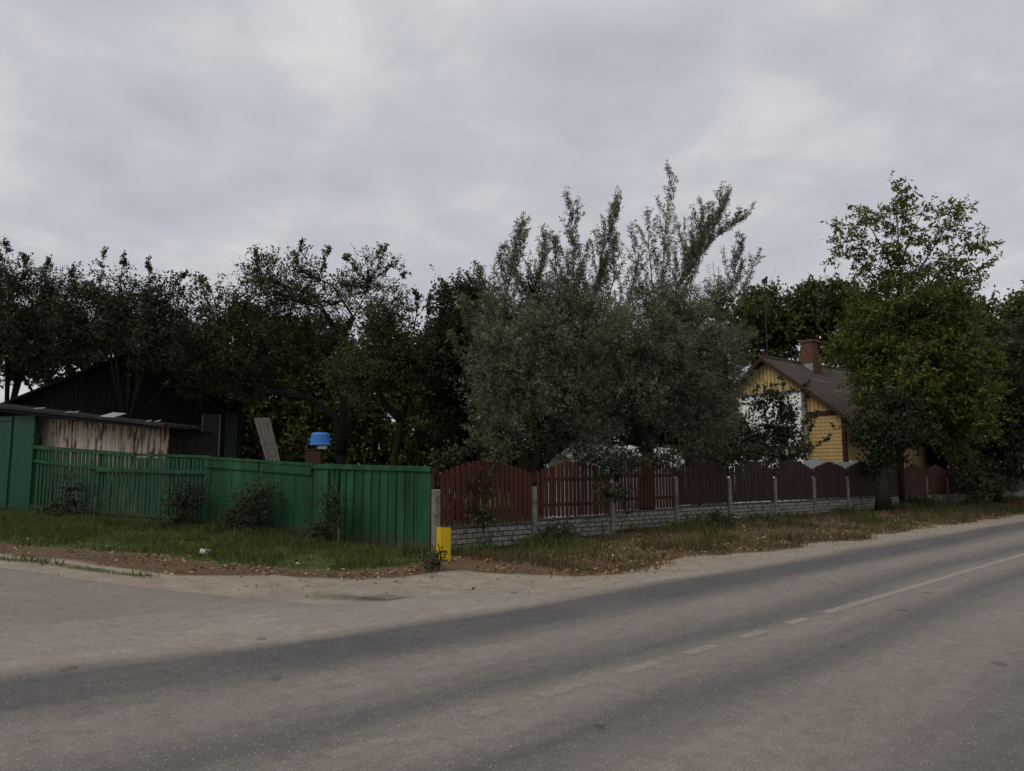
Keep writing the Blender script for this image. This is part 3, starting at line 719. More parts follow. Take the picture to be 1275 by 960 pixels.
def roof_half(mb, x0, x1, z0, z1):
    n = 26; pts = []
    # corrugated sheet: profile varies along y
    ys = np.linspace(ft, HL + .4, 150); rows = 9
    b = len(mb.v)
    for i in range(rows):
        t = i / (rows - 1); x = x0 + (x1 - x0) * t; zz_ = z0 + (z1 - z0) * t
        for y in ys: mb.v.append((x, y, zz_ + .022 * math.sin(y * 2 * math.pi / .3) + (0.03 if (i % 3 == 0 and i) else 0) * 0))
    m = len(ys)
    for i in range(rows - 1):
        for j in range(m - 1): a = b + i * m + j; mb.f.append((a, a + 1, a + m + 1, a + m))
roof_half(mb, -half, ov * 1.0, za, zt - sl * ov + .0)
roof_half(mb, -half, -HW - ov, za, zt - sl * ov)
ro_ = mb.build('roof', M['slate'], house); md = ro_.modifiers.new('t', 'SOLIDIFY'); md.thickness = .03
mb = MB()
mb.tube([(-half, ft + .02, za + .03), (-half, HL + .35, za + .03)], [.09, .09], 8); mb.build('ridge_cap', M['slate'], ro_)
mb = MB()
for x1 in (ov, -HW - ov):
    mb.slab((-half, ft - .005, za + .01), (x1, ft - .005, zt - sl * ov + .01), (x1, ft - .005, zt - sl * ov - .15), (-half, ft - .005, za - .15), .025)
mb.build('verge_board', M['trim'], house)
mb = MB()   # pale replacement battens on the roof
for (t0, y0, ln) in ((.30, 1.6, 1.3), (.47, 1.9, 1.1), (.75, 2.2, 1.6)):
    x = -half + (half + ov) * t0; zz_ = za + (zt - sl * ov - za) * t0 + .05
    mb.slab((x, y0, zz_), (x + .16, y0, zz_ - .16 * sl), (x + .26, y0 + ln, zz_ - .26 * sl), (x + .10, y0 + ln, zz_ - .10 * sl), .02)
mb.build('roof_patch', M['grey_wood'], ro_)
# chimney
cx, cy = -half + .35, 3.0
def hpx(x, y):
    p = Vector((HC.x, HC.y, 0)) - HG * x + HR * y; return 637.5 + F * p.x / p.y / .9934, p
best = min(np.linspace(.5, 8, 200), key=lambda y: abs(hpx(cx, y)[0] - 1015)); cy = float(best); _, cp = hpx(cx, cy)
ztc = P(1015, 424, cp.y).z - hzg; zb = za - .5
mb = MB(); cw = .40; mb.box(cx - cw, cx + cw, cy - .36, cy + .36, zb, za + (ztc - za) * .40); mb.box(cx - cw + .1, cx + cw - .1, cy - .27, cy + .27, za + (ztc - za) * .40 + .001, ztc - .12)
mb.box(cx - cw + .04, cx + cw - .04, cy - .32, cy + .32, ztc - .119, ztc)
ch = mb.build('chimney', M['brick'], ro_, bevel=.01)
mb = MB(); mb.box(cx - .1, cx + cw - .05, cy - .385, cy - .362, za - .5, za - .05); mb.build('flashing', M['metal_sheet'], ch)
# white plastered annex in front of the gable
ax1 = -(half) + .35
def hx_at(px, y):
    return min(np.linspace(-9, 2, 600), key=lambda x: abs(hpx(x, y)[0] - px))
ay = -0.45; x0 = float(hx_at(893, ay)); x1 = float(hx_at(1001, ay)); _, ap = hpx((x0 + x1) / 2, ay)
ztop = P(950, 489, ap.y).z - hzg - .1
mb = MB(); mb.box(x0, x1, ay, -.06, -.3, ztop); mb.build('annex_wall', M['white_wall'], house)
mb = MB(); mb.slab((x0 - .1, ay - .12, ztop + .06), (x1 + .04, ay - .12, ztop + .06), (x1 + .04, -.06, ztop + .12), (x0 - .1, -.06, ztop + .12), .05); mb.build('annex_roof', M['metal_sheet'], house)
mb = MB(); wx = (x0 + x1) / 2 - .2; mb.box(wx - .5, wx + .5, ay - .03, ay - .003, 1.9, 3.1); wn = mb.build('window', M['white_wall'], house)
mb = MB(); mb.box(wx - .42, wx - .03, ay - .04, ay - .032, 1.98, 3.02); mb.box(wx + .03, wx + .42, ay - .04, ay - .032, 1.98, 3.02); mb.build('pane', M['glass'], wn)
# antenna on the gable
_, mp = hpx(-half, .1); mz = P(953, 352, mp.y).z - hzg
mb = MB(); mb.tube([(-half, .1, za - .9), (-half, .1, mz)], [.035, .025], 8)
mb.tube([(-half - .55, .1, mz - .1), (-half + .5, .1, mz + .02)], [.008, .008], 5)
for k in range(5): mb.tube([(-half - .5 + k * .22, .1 - .25, mz - .1 + k * .025), (-half - .5 + k * .22, .1 + .25, mz - .1 + k * .025)], [.006, .006], 4)
mb.tube([(-half + .3, .1, mz), (-half + .62, .1, mz + .55)], [.007, .005], 4)
mb.box(-half - .09, -half + .09, 0, .2, mz - .02, mz + .16); mb.tube([(-half - .02, .1, mz + .1), (-half + .16, .1, mz + .26)], [.09, .04], 8)
mb.build('antenna', M['black'], house)

# ------------------------------------------------------------------ white garden tunnel behind the brown fence, white tarp by the house
tz = 21.5
ta = P(722, 557, 21.8); tb = P(858, 552, 26.0)
dvec = Vector((tb.x - ta.x, tb.y - ta.y, 0)); tl_ = dvec.length; dvec.normalize()
tun = empty('garden_tunnel', (ta.x, ta.y, hz(ta.x, ta.y)), math.atan2(dvec.y, dvec.x), 'long low garden tunnel of white film showing through and over the brown pickets', 'greenhouse')
mb = MB(); nseg = 34; nr = 12; hgt = P(760, 550, 23.6).z - hz(ta.x, ta.y) - .10; rng2 = random.Random(5)
for i in range(nseg + 1):
    x = tl_ * i / nseg; rib = .03 if i % 4 == 0 else 0; sgg = rng2.uniform(-.015, .015)
    for k in range(nr + 1):
        t = math.pi * k / nr; zz_ = (hgt + rib + sgg) * min(1, .84 + .04 * i) * min(1, (math.sin(t)) ** .55); mb.v.append((x, .0 + 0.7 * (1 - math.cos(t)), zz_))
for i in range(nseg):
    for k in range(nr): a = i * (nr + 1) + k; mb.f.append((a, a + nr + 1, a + nr + 2, a + 1))
mb.f.append(tuple(range(nr, -1, -1))); mb.f.append(tuple(nseg * (nr + 1) + k for k in range(nr + 1)))
mb.build('film_cover', M['film'], tun, smooth=True)
for i in range(0, nseg + 1, 4):
    mb = MB(); x = tl_ * i / nseg; mb.tube([(x, 0.7 * (1 - math.cos(math.pi * k / 12)), (hgt + .055) * math.sin(math.pi * k / 12) ** .55) for k in range(13)], [.014] * 13, 5); mb.build('hoop', M['grey_wood'], tun)
wa = P(1003, 566, 30.3); wb = P(1092, 570, 33.0); d = Vector((wb.x - wa.x, wb.y - wa.y, 0)); ll = d.length
mb = MB(); ang = math.atan2(d.y, d.x); zg = hz(wa.x, wa.y); Mx = Matrix.Translation((wa.x, wa.y, zg)) @ Matrix.Rotation(ang, 4, 'Z'); zt_ = wa.z - zg - .20
x = 0; k = 0
while x < ll: mb.box(x, min(x + .98, ll), 0 + .006 * (k % 2), .05, -.1, zt_ - .03 * (k % 3), Mx); x += .99; k += 1
tag(mb.build('white_screen', M['film']), 'low white screen wall between the yellow house and the brown fence', 'screen')

# ------------------------------------------------------------------ vegetation
def unit(a): return a / np.maximum(np.linalg.norm(a, axis=1, keepdims=True), 1e-9)
def leaf_faces(rg, C, D, tl, nl, Ls, Wd, spread=1.0, droop=0.2, jit=0.03):
    """twigs at C along D; nl leaves each. returns verts and tint"""
    n = len(C)
    t = rg.random((n, nl, 1)); tl = np.asarray(tl).reshape(-1, 1, 1)
    base = C[:, None, :] + D[:, None, :] * t * tl + rg.normal(0, jit, (n, nl, 3))
    rd = rg.normal(0, 1, (n, nl, 3)) * spread + D[:, None, :] * 0.7; rd[..., 2] -= droop
    base = base.reshape(-1, 3); rd = unit(rd.reshape(-1, 3))
    sd_ = unit(np.cross(rd, rg.normal(0, 1, rd.shape)))
    s = rg.uniform(0.65, 1.25, (len(base), 1)); l_ = Ls * s; w_ = Wd * s * rg.uniform(.7, 1.1, s.shape)
    nrm = np.cross(rd, sd_)
    mid = base + rd * l_ * .42
    V = np.stack([base, mid + sd_ * w_ / 2 + nrm * w_ * .15, base + rd * l_, mid - sd_ * w_ / 2 + nrm * w_ * .15], 1).reshape(-1, 3)
    ct = rg.random((n, 1)); tn = np.clip(0.55 * ct + 0.5 * rg.random((n, nl)) - .02, 0, 1).reshape(-1)
    return V, tn
CLS = 0.21; CLF = 0.78      # leaf clump size, share of twigs that sit in clumps
def blob_pts(rg, b, dens, holes=0.0):
    """b = (px, py, rx, ry, Y, depth_radius[, density]) in photo pixels for placement; world metres out"""
    px, py, rx, ry, Y, dr = b[:6]; k = b[6] if len(b) > 6 else 1.0
    c = np.array(P(px, py, Y)); r = np.array([rx / F * Y, dr, ry / F * Y])
    n = int(math.pi * r[0] * r[2] * dens * k)
    n = max(n, 3)
    q = unit(rg.normal(0, 1, (n, 3))) * (rg.random((n, 1)) ** (1 / 2.4))
    ns = max(4, n // 26); sc_ = unit(rg.normal(0, 1, (ns, 3))) * (rg.random((ns, 1)) ** (1 / 3.2)); pick = rg.integers(0, ns, n)
    qc = sc_[pick] + rg.normal(0, 1, (n, 3)) * np.array([CLS, CLS, CLS * .7]) / np.maximum(r, .3)
    q = np.where(rg.random((n, 1)) < CLF, qc, q)
    # lumpy surface
    lob = 0.86 + 0.22 * np.sin(q[:, :1] * 5.1 + px) * np.cos(q[:, 2:3] * 4.3 + py) + 0.08 * np.sin(q[:, 1:2] * 9 + Y)
    pts = c + q * r * lob
    if holes > 0:
        f = np.sin(pts[:, 0] * 3.1 + px) * np.sin(pts[:, 2] * 3.7 + 1) * np.sin(pts[:, 1] * 2.9 + 2)
        keep = (f < 0.22) | (rg.random(n) > holes); pts = pts[keep]; q = q[keep]
    return pts, unit(q), c, r
DK = 1.9
def tree(name, label, cat, group, base_px, Y, blobs, mat, leaf=(.085, .055), dens=110, nl=10, tw=.45, trunk_r=.14, up=.35, holes=.5,
         trunks=None, sprays=(), seed=0, limbs=True, twig_n=60, spread=1.0, droop=.2, zbase=None, trunk_dx=0.0, crown='crown', mains=(), main_k=.4, tw_r=.007):
    mains = list(mains)
    rg = np.random.default_rng(seed + 100)
    rnd = random.Random(seed)
    bx = X_at(base_px, Y); bz = hz(bx, Y); root = empty(name, (bx, Y, bz), 0, label, cat, group)
    off = np.array([bx, Y, bz]); Vs = []; Ts = []; tm = MB()
    top = None
    cs = []
    allp = []
    for b in blobs:
        p, q, c, r = blob_pts(rg, b, dens * DK, holes)

        d = unit(q * 0.9 + rg.normal(0, .55, q.shape) + np.array([0, 0, up]))
        sc_ = tw * rg.uniform(.5, 1.3, len(p))
        V_, t_ = leaf_faces(rg, p, d, sc_, nl, leaf[0], leaf[1], spread, droop); Vs.append(V_); Ts.append(t_)
        cs.append((Vector(c), r)); allp.append((p, d, sc_))
    # trunks
    if trunks is None and blobs:
        cl = sum((c for c, r in cs), Vector()) / len(cs); lowz = min(c.z for c, r in cs)
        fork = Vector((bx + (cl.x - bx) * .3 + trunk_dx, Y + .0, bz + max(.4, (lowz - bz) * .55)))
        trunks = [[(bx, Y, bz - .1), (bx + (fork.x - bx) * .4 + .05, Y, bz + (fork.z - bz) * .5), tuple(fork)]]
    ends = []
    for tr_ in trunks:
        m = len(tr_); tm.tube(tr_, [trunk_r * (1.25 if i == 0 else 1) * (1 - .45 * i / (m - 1)) for i in range(m)], 9); ends.append(Vector(tr_[-1]))
    att = []
    for tr_ in list(trunks) + list(mains):
        W = [Vector(p) for p in tr_]; m = len(W)
        for a_ in range(m - 1):
            for f in range(8):
                t0 = (a_ + f / 8) / (m - 1)
                if tr_ in mains or t0 > .35 or m == 3 and t0 > .55: att.append((W[a_].lerp(W[a_ + 1], f / 8), (W[a_ + 1] - W[a_]).normalized()))
        att.append((W[-1], (W[-1] - W[-2]).normalized()))
    for tr_ in mains:
        m = len(tr_); tm.tube(tr_, [trunk_r * main_k * (1 - .85 * i / (m - 1)) for i in range(m)], 6)
    if limbs:
        for (c, r), (p, d, s_) in zip(cs, allp):
            e0, ax = min(att, key=lambda e: (e[0] - c).length + max(0, e[0].z - c.z) * 1.5); ds = (e0 - c).length
            mid = e0.lerp(c, .45) + ax * ds * .16 + Vector((rnd.uniform(-.1, .1), rnd.uniform(-.1, .1), 0)) * ds
            rr0 = min(trunk_r * .42, .010 + .014 * ds); tm.tube([e0, mid, c], [rr0, rr0 * .7, rr0 * .35], 6)
            nn = min(len(p), twig_n)
            for k in range(nn):
                i = rnd.randrange(len(p)); a = Vector(p[i]); st = mid.lerp(c, rnd.uniform(.3, 1))
                md_ = st.lerp(a, .55) + Vector((rnd.uniform(-.1, .1), rnd.uniform(-.1, .1), rnd.uniform(-.12, .08))) * min(1, ds)
                tm.tube([st, md_, a, a + Vector(d[i]) * float(s_[i])], [tw_r * 1.6, tw_r * 1.2, tw_r * .8, tw_r * .4], 4)
    # sprays: upright or leaning leafy leaders  (list of px points, spread px, twigs, leaf density)
    for (pts, wpx, ntw, Ys, lmul) in sprays:
        W = [P(x, y, Ys) for x, y in pts]; m = len(W)
        tm.tube(W, [.022 * (1 - .85 * i / (m - 1)) for i in range(m)], 5)
        cen = []; dd = []; ln = []; nb = max(5, ntw // 6)
        for k in range(nb):
            t = (k + rnd.random()) / nb * .97 + .02; seg = min(int(t * (m - 1)), m - 2); f = t * (m - 1) - seg
            a = W[seg].lerp(W[seg + 1], f); ax = (W[seg + 1] - W[seg]).normalized()
            side = Vector((rnd.uniform(-1, 1), rnd.uniform(-1, 1), rnd.uniform(-.1, .5))).normalized()
            dirn = (ax * .8 + Vector((0, 0, .25)) + side * rnd.uniform(.45, .95)).normalized()
            l_ = max(.16, wpx / F * Ys * rnd.uniform(.5, 1.35) * (1.05 - .85 * t))
            b1 = a + dirn * l_ * .5; b2 = b1 + (dirn * .7 + Vector((0, 0, .5))).normalized() * l_ * .5
            tm.tube([a, b1, b2], [.008, .005, .002], 3)
            nn = max(4, int(6 * l_ / .35))
            for q_ in range(nn):
                tt = (q_ + rnd.random()) / nn; p_ = a.lerp(b1, tt * 2) if tt < .5 else b1.lerp(b2, tt * 2 - 1)
                cen.append(p_); dd.append((dirn + Vector((rnd.uniform(-.9, .9), rnd.uniform(-.9, .9), rnd.uniform(-.2, .9)))).normalized()); ln.append(rnd.uniform(.08, .2))
        for k in range(6): cen.append(W[-1].lerp(W[-2], rnd.random() * .5)); dd.append((W[-1] - W[-2]).normalized()); ln.append(.12)
        V_, t_ = leaf_faces(rg, np.array(cen), np.array(dd), np.array(ln), int(nl * lmul), leaf[0], leaf[1], spread, droop, .02); Vs.append(V_); Ts.append(t_)
    V_ = np.concatenate(Vs) - off; t_ = np.concatenate(Ts)
    quads_obj(crown, V_, 4, mat, root, t_)
    tm.v = [(a - off[0], b - off[1], c - off[2]) for a, b, c in tm.v]
    tm.build('trunk' if trunk_r > .05 else 'stem', M['bark'], root, smooth=True)
    return root

GL = 'fruit trees in the garden on the left'
tree('apple_tree', 'dark spreading fruit tree at the left edge above the barn roof', 'tree', GL, -5, 23.8,
     [(15, 455, 45, 20, 23.3, 1.0, .5), (-15, 395, 60, 65, 23.5, 1.7), (45, 380, 55, 45, 23.5, 1.6), (60, 425, 60, 40, 23.5, 1.6), (10, 340, 35, 25, 23.5, 1.0, .45), (60, 350, 45, 22, 23.5, 1.0, .4)], M['lf_dark'],
     dens=86, seed=1, sprays=[([(0, 360), (5, 330), (8, 305)], 14, 26, 23.5, 1), ([(55, 365), (58, 340), (60, 325)], 14, 20, 23.5, 1), ([(28, 350), (30, 318)], 12, 18, 23.5, 1)])
tree('apple_tree', 'bushy dark fruit tree directly above the barn gable peak', 'tree', GL, 150, 23.6,
     [(215, 462, 40, 20, 23.4, 1.1, .7), (110, 400, 55, 45, 23.5, 1.7), (170, 390, 60, 45, 23.5, 1.7), (205, 425, 45, 42, 23.5, 1.6), (150, 362, 62, 22, 23.5, 1.2, .4), (205, 375, 35, 25, 23.5, 1.0, .45)], M['lf_dark'],
     dens=92, seed=2, sprays=[([(120, 375), (126, 345), (130, 312)], 16, 34, 23.5, 1), ([(148, 370), (152, 335), (156, 324)], 12, 22, 23.5, 1), ([(185, 375), (186, 345), (184, 330)], 12, 22, 23.5, 1), ([(220, 375), (224, 350), (228, 345)], 12, 18, 23.5, 1), ([(95, 380), (90, 352), (88, 340)], 12, 18, 23.5, 1)])
tree('apple_tree', 'tall broad apple tree with loose open top and low horizontal limb right of the barn', 'tree', GL, 425, 24.6,
     [(290, 385, 50, 40, 24, 1.5, .8), (345, 365, 60, 42, 24, 1.6, .75), (405, 375, 55, 35, 24, 1.5, .65), (330, 430, 75, 45, 24.3, 1.8, 1.5), (265, 440, 55, 45, 25, 1.5, 1.4), (400, 440, 60, 42, 24.5, 1.6, 1.3), (460, 350, 38, 30, 24, 1.0, .5), (300, 480, 60, 26, 25, 1.2, 1.2), (372, 335, 26, 22, 24, .8, .6), (320, 345, 24, 20, 24, .8, .6)], M['lf_apple'],
     dens=74, seed=3, trunk_r=.17, trunks=[[tuple(P(425, 640, 24.6)), tuple(P(424, 560, 24.6)), tuple(P(418, 520, 24.6)), tuple(P(385, 495, 24.4)), tuple(P(318, 484, 24.2))],
      [tuple(P(424, 565, 24.6)), tuple(P(430, 500, 24.6)), tuple(P(410, 440, 24.6)), tuple(P(440, 395, 24.3))]],
     sprays=[([(365, 345), (370, 320), (375, 303)], 14, 26, 24, 1), ([(395, 350), (405, 325), (410, 312)], 12, 20, 24, 1), ([(450, 370), (470, 335), (480, 308)], 20, 42, 24, 1), ([(470, 345), (490, 330), (503, 345)], 16, 26, 24, 1), ([(455, 350), (440, 330), (430, 322)], 12, 20, 24, 1), ([(320, 350), (320, 330), (318, 314)], 12, 18, 24, 1), ([(270, 385), (262, 360), (250, 348)], 14, 22, 24, 1)])
tree('apple_tree', 'smaller fruit tree with forked dark trunk above the middle of the green fence', 'tree', GL, 492, 21.8,
     [(480, 430, 52, 40, 21.6, 1.3), (450, 470, 42, 34, 21.6, 1.2), (515, 450, 40, 45, 21.6, 1.2), (490, 400, 40, 24, 21.6, 1.0, .6), (505, 490, 36, 22, 21.6, 1.0, .8)], M['lf_apple'],
     dens=105, seed=4, trunk_r=.12, trunks=[[tuple(P(490, 625, 21.8)), tuple(P(491, 570, 21.8)), tuple(P(502, 515, 21.7)), tuple(P(510, 480, 21.6))], [tuple(P(500, 522, 21.75)), tuple(P(480, 505, 21.7)), tuple(P(462, 475, 21.6))]],
     sprays=[([(515, 410), (520, 385), (518, 365)], 12, 22, 21.6, 1), ([(530, 410), (534, 390), (535, 368)], 10, 18, 21.6, 1)])
tree('dense_tree', 'glossy very dark green tree left of the silvery willow', 'tree', None, 570, 23.5,
     [(578, 385, 36, 38, 23, 1.2), (560, 430, 36, 50, 23, 1.3), (590, 440, 40, 60, 23, 1.3), (565, 490, 42, 50, 23.3, 1.3), (590, 360, 18, 16, 23, .7, .7)], M['lf_dark'],
     dens=120, leaf=(.10, .075), seed=5)
# silvery willow
def YW(px): return 18.9 + (px - 600) * 0.0165
tree('silver_willow', 'huge silvery grey green willow with feathery spires rising above the brown fence', 'tree', None, 735, YW(735),
     [(655, 425, 62, 50, YW(655), 1.6, .9), (640, 395, 34, 30, YW(640), 1.1, .6), (722, 420, 72, 48, YW(722), 1.9), (800, 425, 78, 48, YW(800), 1.9), (862, 425, 62, 42, YW(862), 1.6, .9), (632, 485, 52, 58, YW(632), 1.5), (622, 440, 36, 40, YW(622), 1.2, .8), (700, 490, 76, 55, YW(700), 1.8), (780, 485, 80, 52, YW(780), 1.8), (846, 480, 60, 58, YW(846), 1.6), (622, 540, 36, 28, YW(622), 1.1, .8),
      (688, 382, 46, 26, YW(688), 1.0, .55), (735, 378, 34, 22, YW(735), 1.0, .5), (800, 378, 40, 24, YW(800), 1.1, .45), (860, 385, 46, 22, YW(860), 1.1, .5), (904, 445, 30, 50, YW(904), 1.1, .9), (884, 525, 42, 36, YW(884), 1.2, .8), (720, 545, 60, 20, YW(720), 1.2, .8), (660, 345, 16, 18, YW(660), .6, .4), (900, 375, 24, 22, YW(900), .7, .4)], M['lf_olive'],
     dens=185, leaf=(.098, .027), nl=14, tw=.36, seed=6, up=.45, holes=.45, trunk_r=.2, spread=.75, droop=.0, twig_n=50,
     trunks=[[tuple(P(664, 640, YW(664))), tuple(P(662, 580, YW(662))), tuple(P(672, 530, YW(672))), tuple(P(690, 470, YW(690)))], [tuple(P(805, 640, YW(805))), tuple(P(806, 570, YW(806))), tuple(P(812, 520, YW(812))), tuple(P(845, 455, YW(845)))], [tuple(P(806, 560, YW(806))), tuple(P(790, 520, YW(790))), tuple(P(765, 470, YW(765)))], [tuple(P(650, 640, YW(650))), tuple(P(652, 575, YW(652))), tuple(P(630, 500, YW(630)))]],
     sprays=[([(622, 420), (632, 360), (640, 320), (648, 282)], 69, 135, YW(645), 0.80), ([(665, 400), (672, 340), (678, 292)], 51, 108, YW(672), 0.80), ([(700, 430), (715, 370), (714, 310), (710, 250)], 69, 202, YW(712), 0.80), ([(725, 430), (738, 370), (752, 310), (773, 252)], 75, 229, YW(745), 0.80), ([(700, 390), (692, 330), (690, 300)], 45, 81, YW(692), 0.80),
             ([(770, 420), (785, 370), (793, 330), (786, 290)], 51, 113, YW(786), 0.70), ([(815, 430), (824, 360), (828, 290), (835, 214)], 72, 216, YW(828), 0.55), ([(815, 380), (808, 310), (806, 262)], 42, 75, YW(808), 0.55), ([(825, 430), (848, 350), (885, 300), (931, 268)], 70, 210, YW(868), 0.95), ([(850, 345), (880, 290), (909, 240)], 63, 175, YW(880), 0.85), ([(838, 370), (862, 310), (878, 258)], 48, 108, YW(862), 0.75),
             ([(750, 400), (765, 345), (762, 285)], 51, 108, YW(760), 0.75), ([(890, 410), (912, 350), (925, 298)], 57, 121, YW(905), 0.80), ([(905, 385), (930, 350), (944, 318)], 39, 54, YW(925), 0.70), ([(612, 420), (603, 370), (598, 335)], 42, 67, YW(603), 0.80), ([(590, 440), (584, 400), (577, 372)], 36, 48, YW(600), 0.80), ([(580, 480), (572, 440), (566, 420)], 33, 40, YW(600), 0.80), ([(680, 420), (655, 360), (628, 312)], 51, 108, YW(655), 0.80)])
# maple by the house
GR = None
tree('ash_maple', 'tall airy yellow green maple with an open fan shaped top right of the house', 'tree', GR, 1122, 33.0,
     [(1110, 390, 55, 40, 31, 1.6, 1.1), (1165, 395, 50, 42, 31, 1.6, 1), (1080, 440, 42, 50, 31, 1.6, .9), (1140, 460, 75, 60, 31, 2.0, 1.3), (1195, 450, 34, 50, 31, 1.5, .9), (1150, 515, 68, 42, 31.5, 1.8, 1.2), (1110, 490, 42, 50, 30.5, 1.6, 1.1), (1200, 510, 38, 45, 31, 1.6, 1.1),
      (1050, 290, 10.1, 8.6, 31, 0.42, 0.85), (1045, 318, 9.4, 6.5, 31, 0.42, 0.95), (1070, 275, 11.5, 10.1, 31, 0.42, 0.65), (1092, 262, 10.1, 10.1, 31, 0.42, 0.65), (1115, 245, 15.8, 11.5, 31, 0.56, 0.65), (1120, 275, 15.8, 13.0, 31, 0.56, 0.65), (1078, 312, 18.7, 11.5, 31, 0.56, 0.53), (1112, 305, 17.3, 13.0, 31, 0.56, 0.59), (1145, 305, 15.8, 13.0, 31, 0.56, 0.42), (1155, 262, 10.1, 7.2, 31, 0.42, 0.53), (1187, 268, 10.8, 12.2, 31, 0.49, 0.95), (1170, 290, 13.0, 10.1, 31, 0.49, 0.53), (1205, 295, 12.2, 10.8, 31, 0.49, 0.53), (1224, 303, 10.1, 8.6, 31, 0.42, 0.75), (1180, 325, 18.7, 13.0, 31, 0.56, 0.65), (1220, 333, 8.6, 7.2, 31, 0.42, 0.85), (1200, 350, 10.1, 7.2, 31, 0.42, 0.53), (1130, 335, 24.5, 14.4, 31, 0.70, 0.85), (1072, 345, 14.4, 10.1, 31, 0.49, 0.65), (1175, 355, 20.2, 11.5, 31, 0.63, 0.65), (1208, 365, 6.5, 5.0, 31, 0.28, 0.65), (1195, 378, 5.8, 3.6, 31, 0.28, 0.75)], M['lf_maple'],
     dens=70, leaf=(.17, .085), nl=11, tw=.5, seed=8, trunk_r=.16, up=.05, droop=.5, twig_n=9, holes=.4, main_k=.3,
     mains=[[tuple(P(x, y, 31)) for x, y in l] for l in ([(1120, 400), (1121, 340), (1118, 290), (1114, 245)], [(1120, 395), (1095, 350), (1070, 325), (1050, 315)], [(1121, 370), (1105, 320), (1085, 285), (1068, 272)], [(1122, 390), (1145, 335), (1168, 300), (1187, 268)], [(1123, 400), (1160, 350), (1195, 318), (1222, 305)], [(1140, 375), (1175, 355), (1205, 345), (1220, 335)], [(1121, 330), (1135, 290), (1150, 262)])],
     trunks=[[tuple(P(1122, 640, 31.5)), tuple(P(1120, 560, 31.5)), tuple(P(1115, 470, 31.2)), tuple(P(1122, 400, 31)), tuple(P(1121, 345, 31))]])
tree('roadside_tree', 'leafy tree with a dark crooked trunk standing in front of the brown fence', 'tree', None, 1100, 28.6,
     [(1105, 545, 36, 26, 28.6, 1.0, 1.0), (1085, 530, 22, 22, 28.6, .8, .8), (1125, 520, 32, 30, 28.6, .9, .9), (1098, 580, 14, 18, 28.6, .5, .9)], M['lf_dark'],
     dens=90, leaf=(.12, .08), seed=9, trunk_r=.26, trunks=[[tuple(P(1101, 637, 28.4)), tuple(P(1099, 610, 28.4)), tuple(P(1103, 580, 28.5)), tuple(P(1108, 540, 28.6))]])
# trees far behind the house
GF = 'tall trees far behind the house'
far = [(955, 'rounded far tree just behind the antenna', [(930, 400, 35, 45), (958, 395, 32, 38), (945, 430, 40, 35)]),
       (1010, 'pale green far tree rising behind the brick chimney', [(1008, 385, 32, 34), (985, 400, 24, 34), (1030, 390, 30, 32), (1010, 430, 34, 20, .5)]),
       (1068, 'far tree half hidden behind the open topped maple', [(1060, 380, 32, 32), (1075, 420, 40, 45), (1045, 430, 26, 30, .6)]),
       (1200, 'low far tree between the maple and the right edge trees', [(1190, 410, 34, 28), (1215, 425, 34, 34), (1185, 460, 45, 50)]),
       (1262, 'tall far tree at the right edge', [(1250, 395, 26, 24), (1275, 390, 24, 28), (1262, 440, 42, 55), (1290, 430, 35, 60)])]
for i, (bp_, lb, bl) in enumerate(far):
    Yf = 58 if i < 3 else 50
    tree('broadleaf_tree', lb, 'tree', GF, bp_, Yf, [(b[0], b[1], b[2], b[3], Yf, 2.2, b[4] if len(b) > 4 else 1) for b in bl], M['lf_far'], leaf=(.26, .2), dens=22, nl=11, tw=.9, seed=20 + i, trunk_r=.25, twig_n=15)
GT = 'dark trees along the far end of the fence'
for i, (bp_, Yf, lb, bl) in enumerate([
    (1240, 38, 'dark tree with a straight trunk at the far end of the brown fence', [(1238, 470, 38, 55), (1225, 540, 40, 45), (1265, 520, 36, 60), (1250, 570, 35, 30)]),
    (1180, 37, 'dark bushy tree standing where the reddish panels end', [(1180, 540, 34, 38), (1195, 580, 28, 24), (1170, 500, 34, 30)]),
    (1290, 40, 'dark tree cut off by the right edge beyond the fence', [(1285, 470, 30, 60), (1290, 540, 32, 45), (1275, 430, 22, 34)])]):
    tree('roadside_tree', lb, 'tree', GT, bp_, Yf, [(b[0], b[1], b[2], b[3], Yf, 1.8) for b in bl], M['lf_dark'], leaf=(.17, .12), dens=52, nl=10, tw=.6, seed=30 + i, trunk_r=.2, twig_n=20)
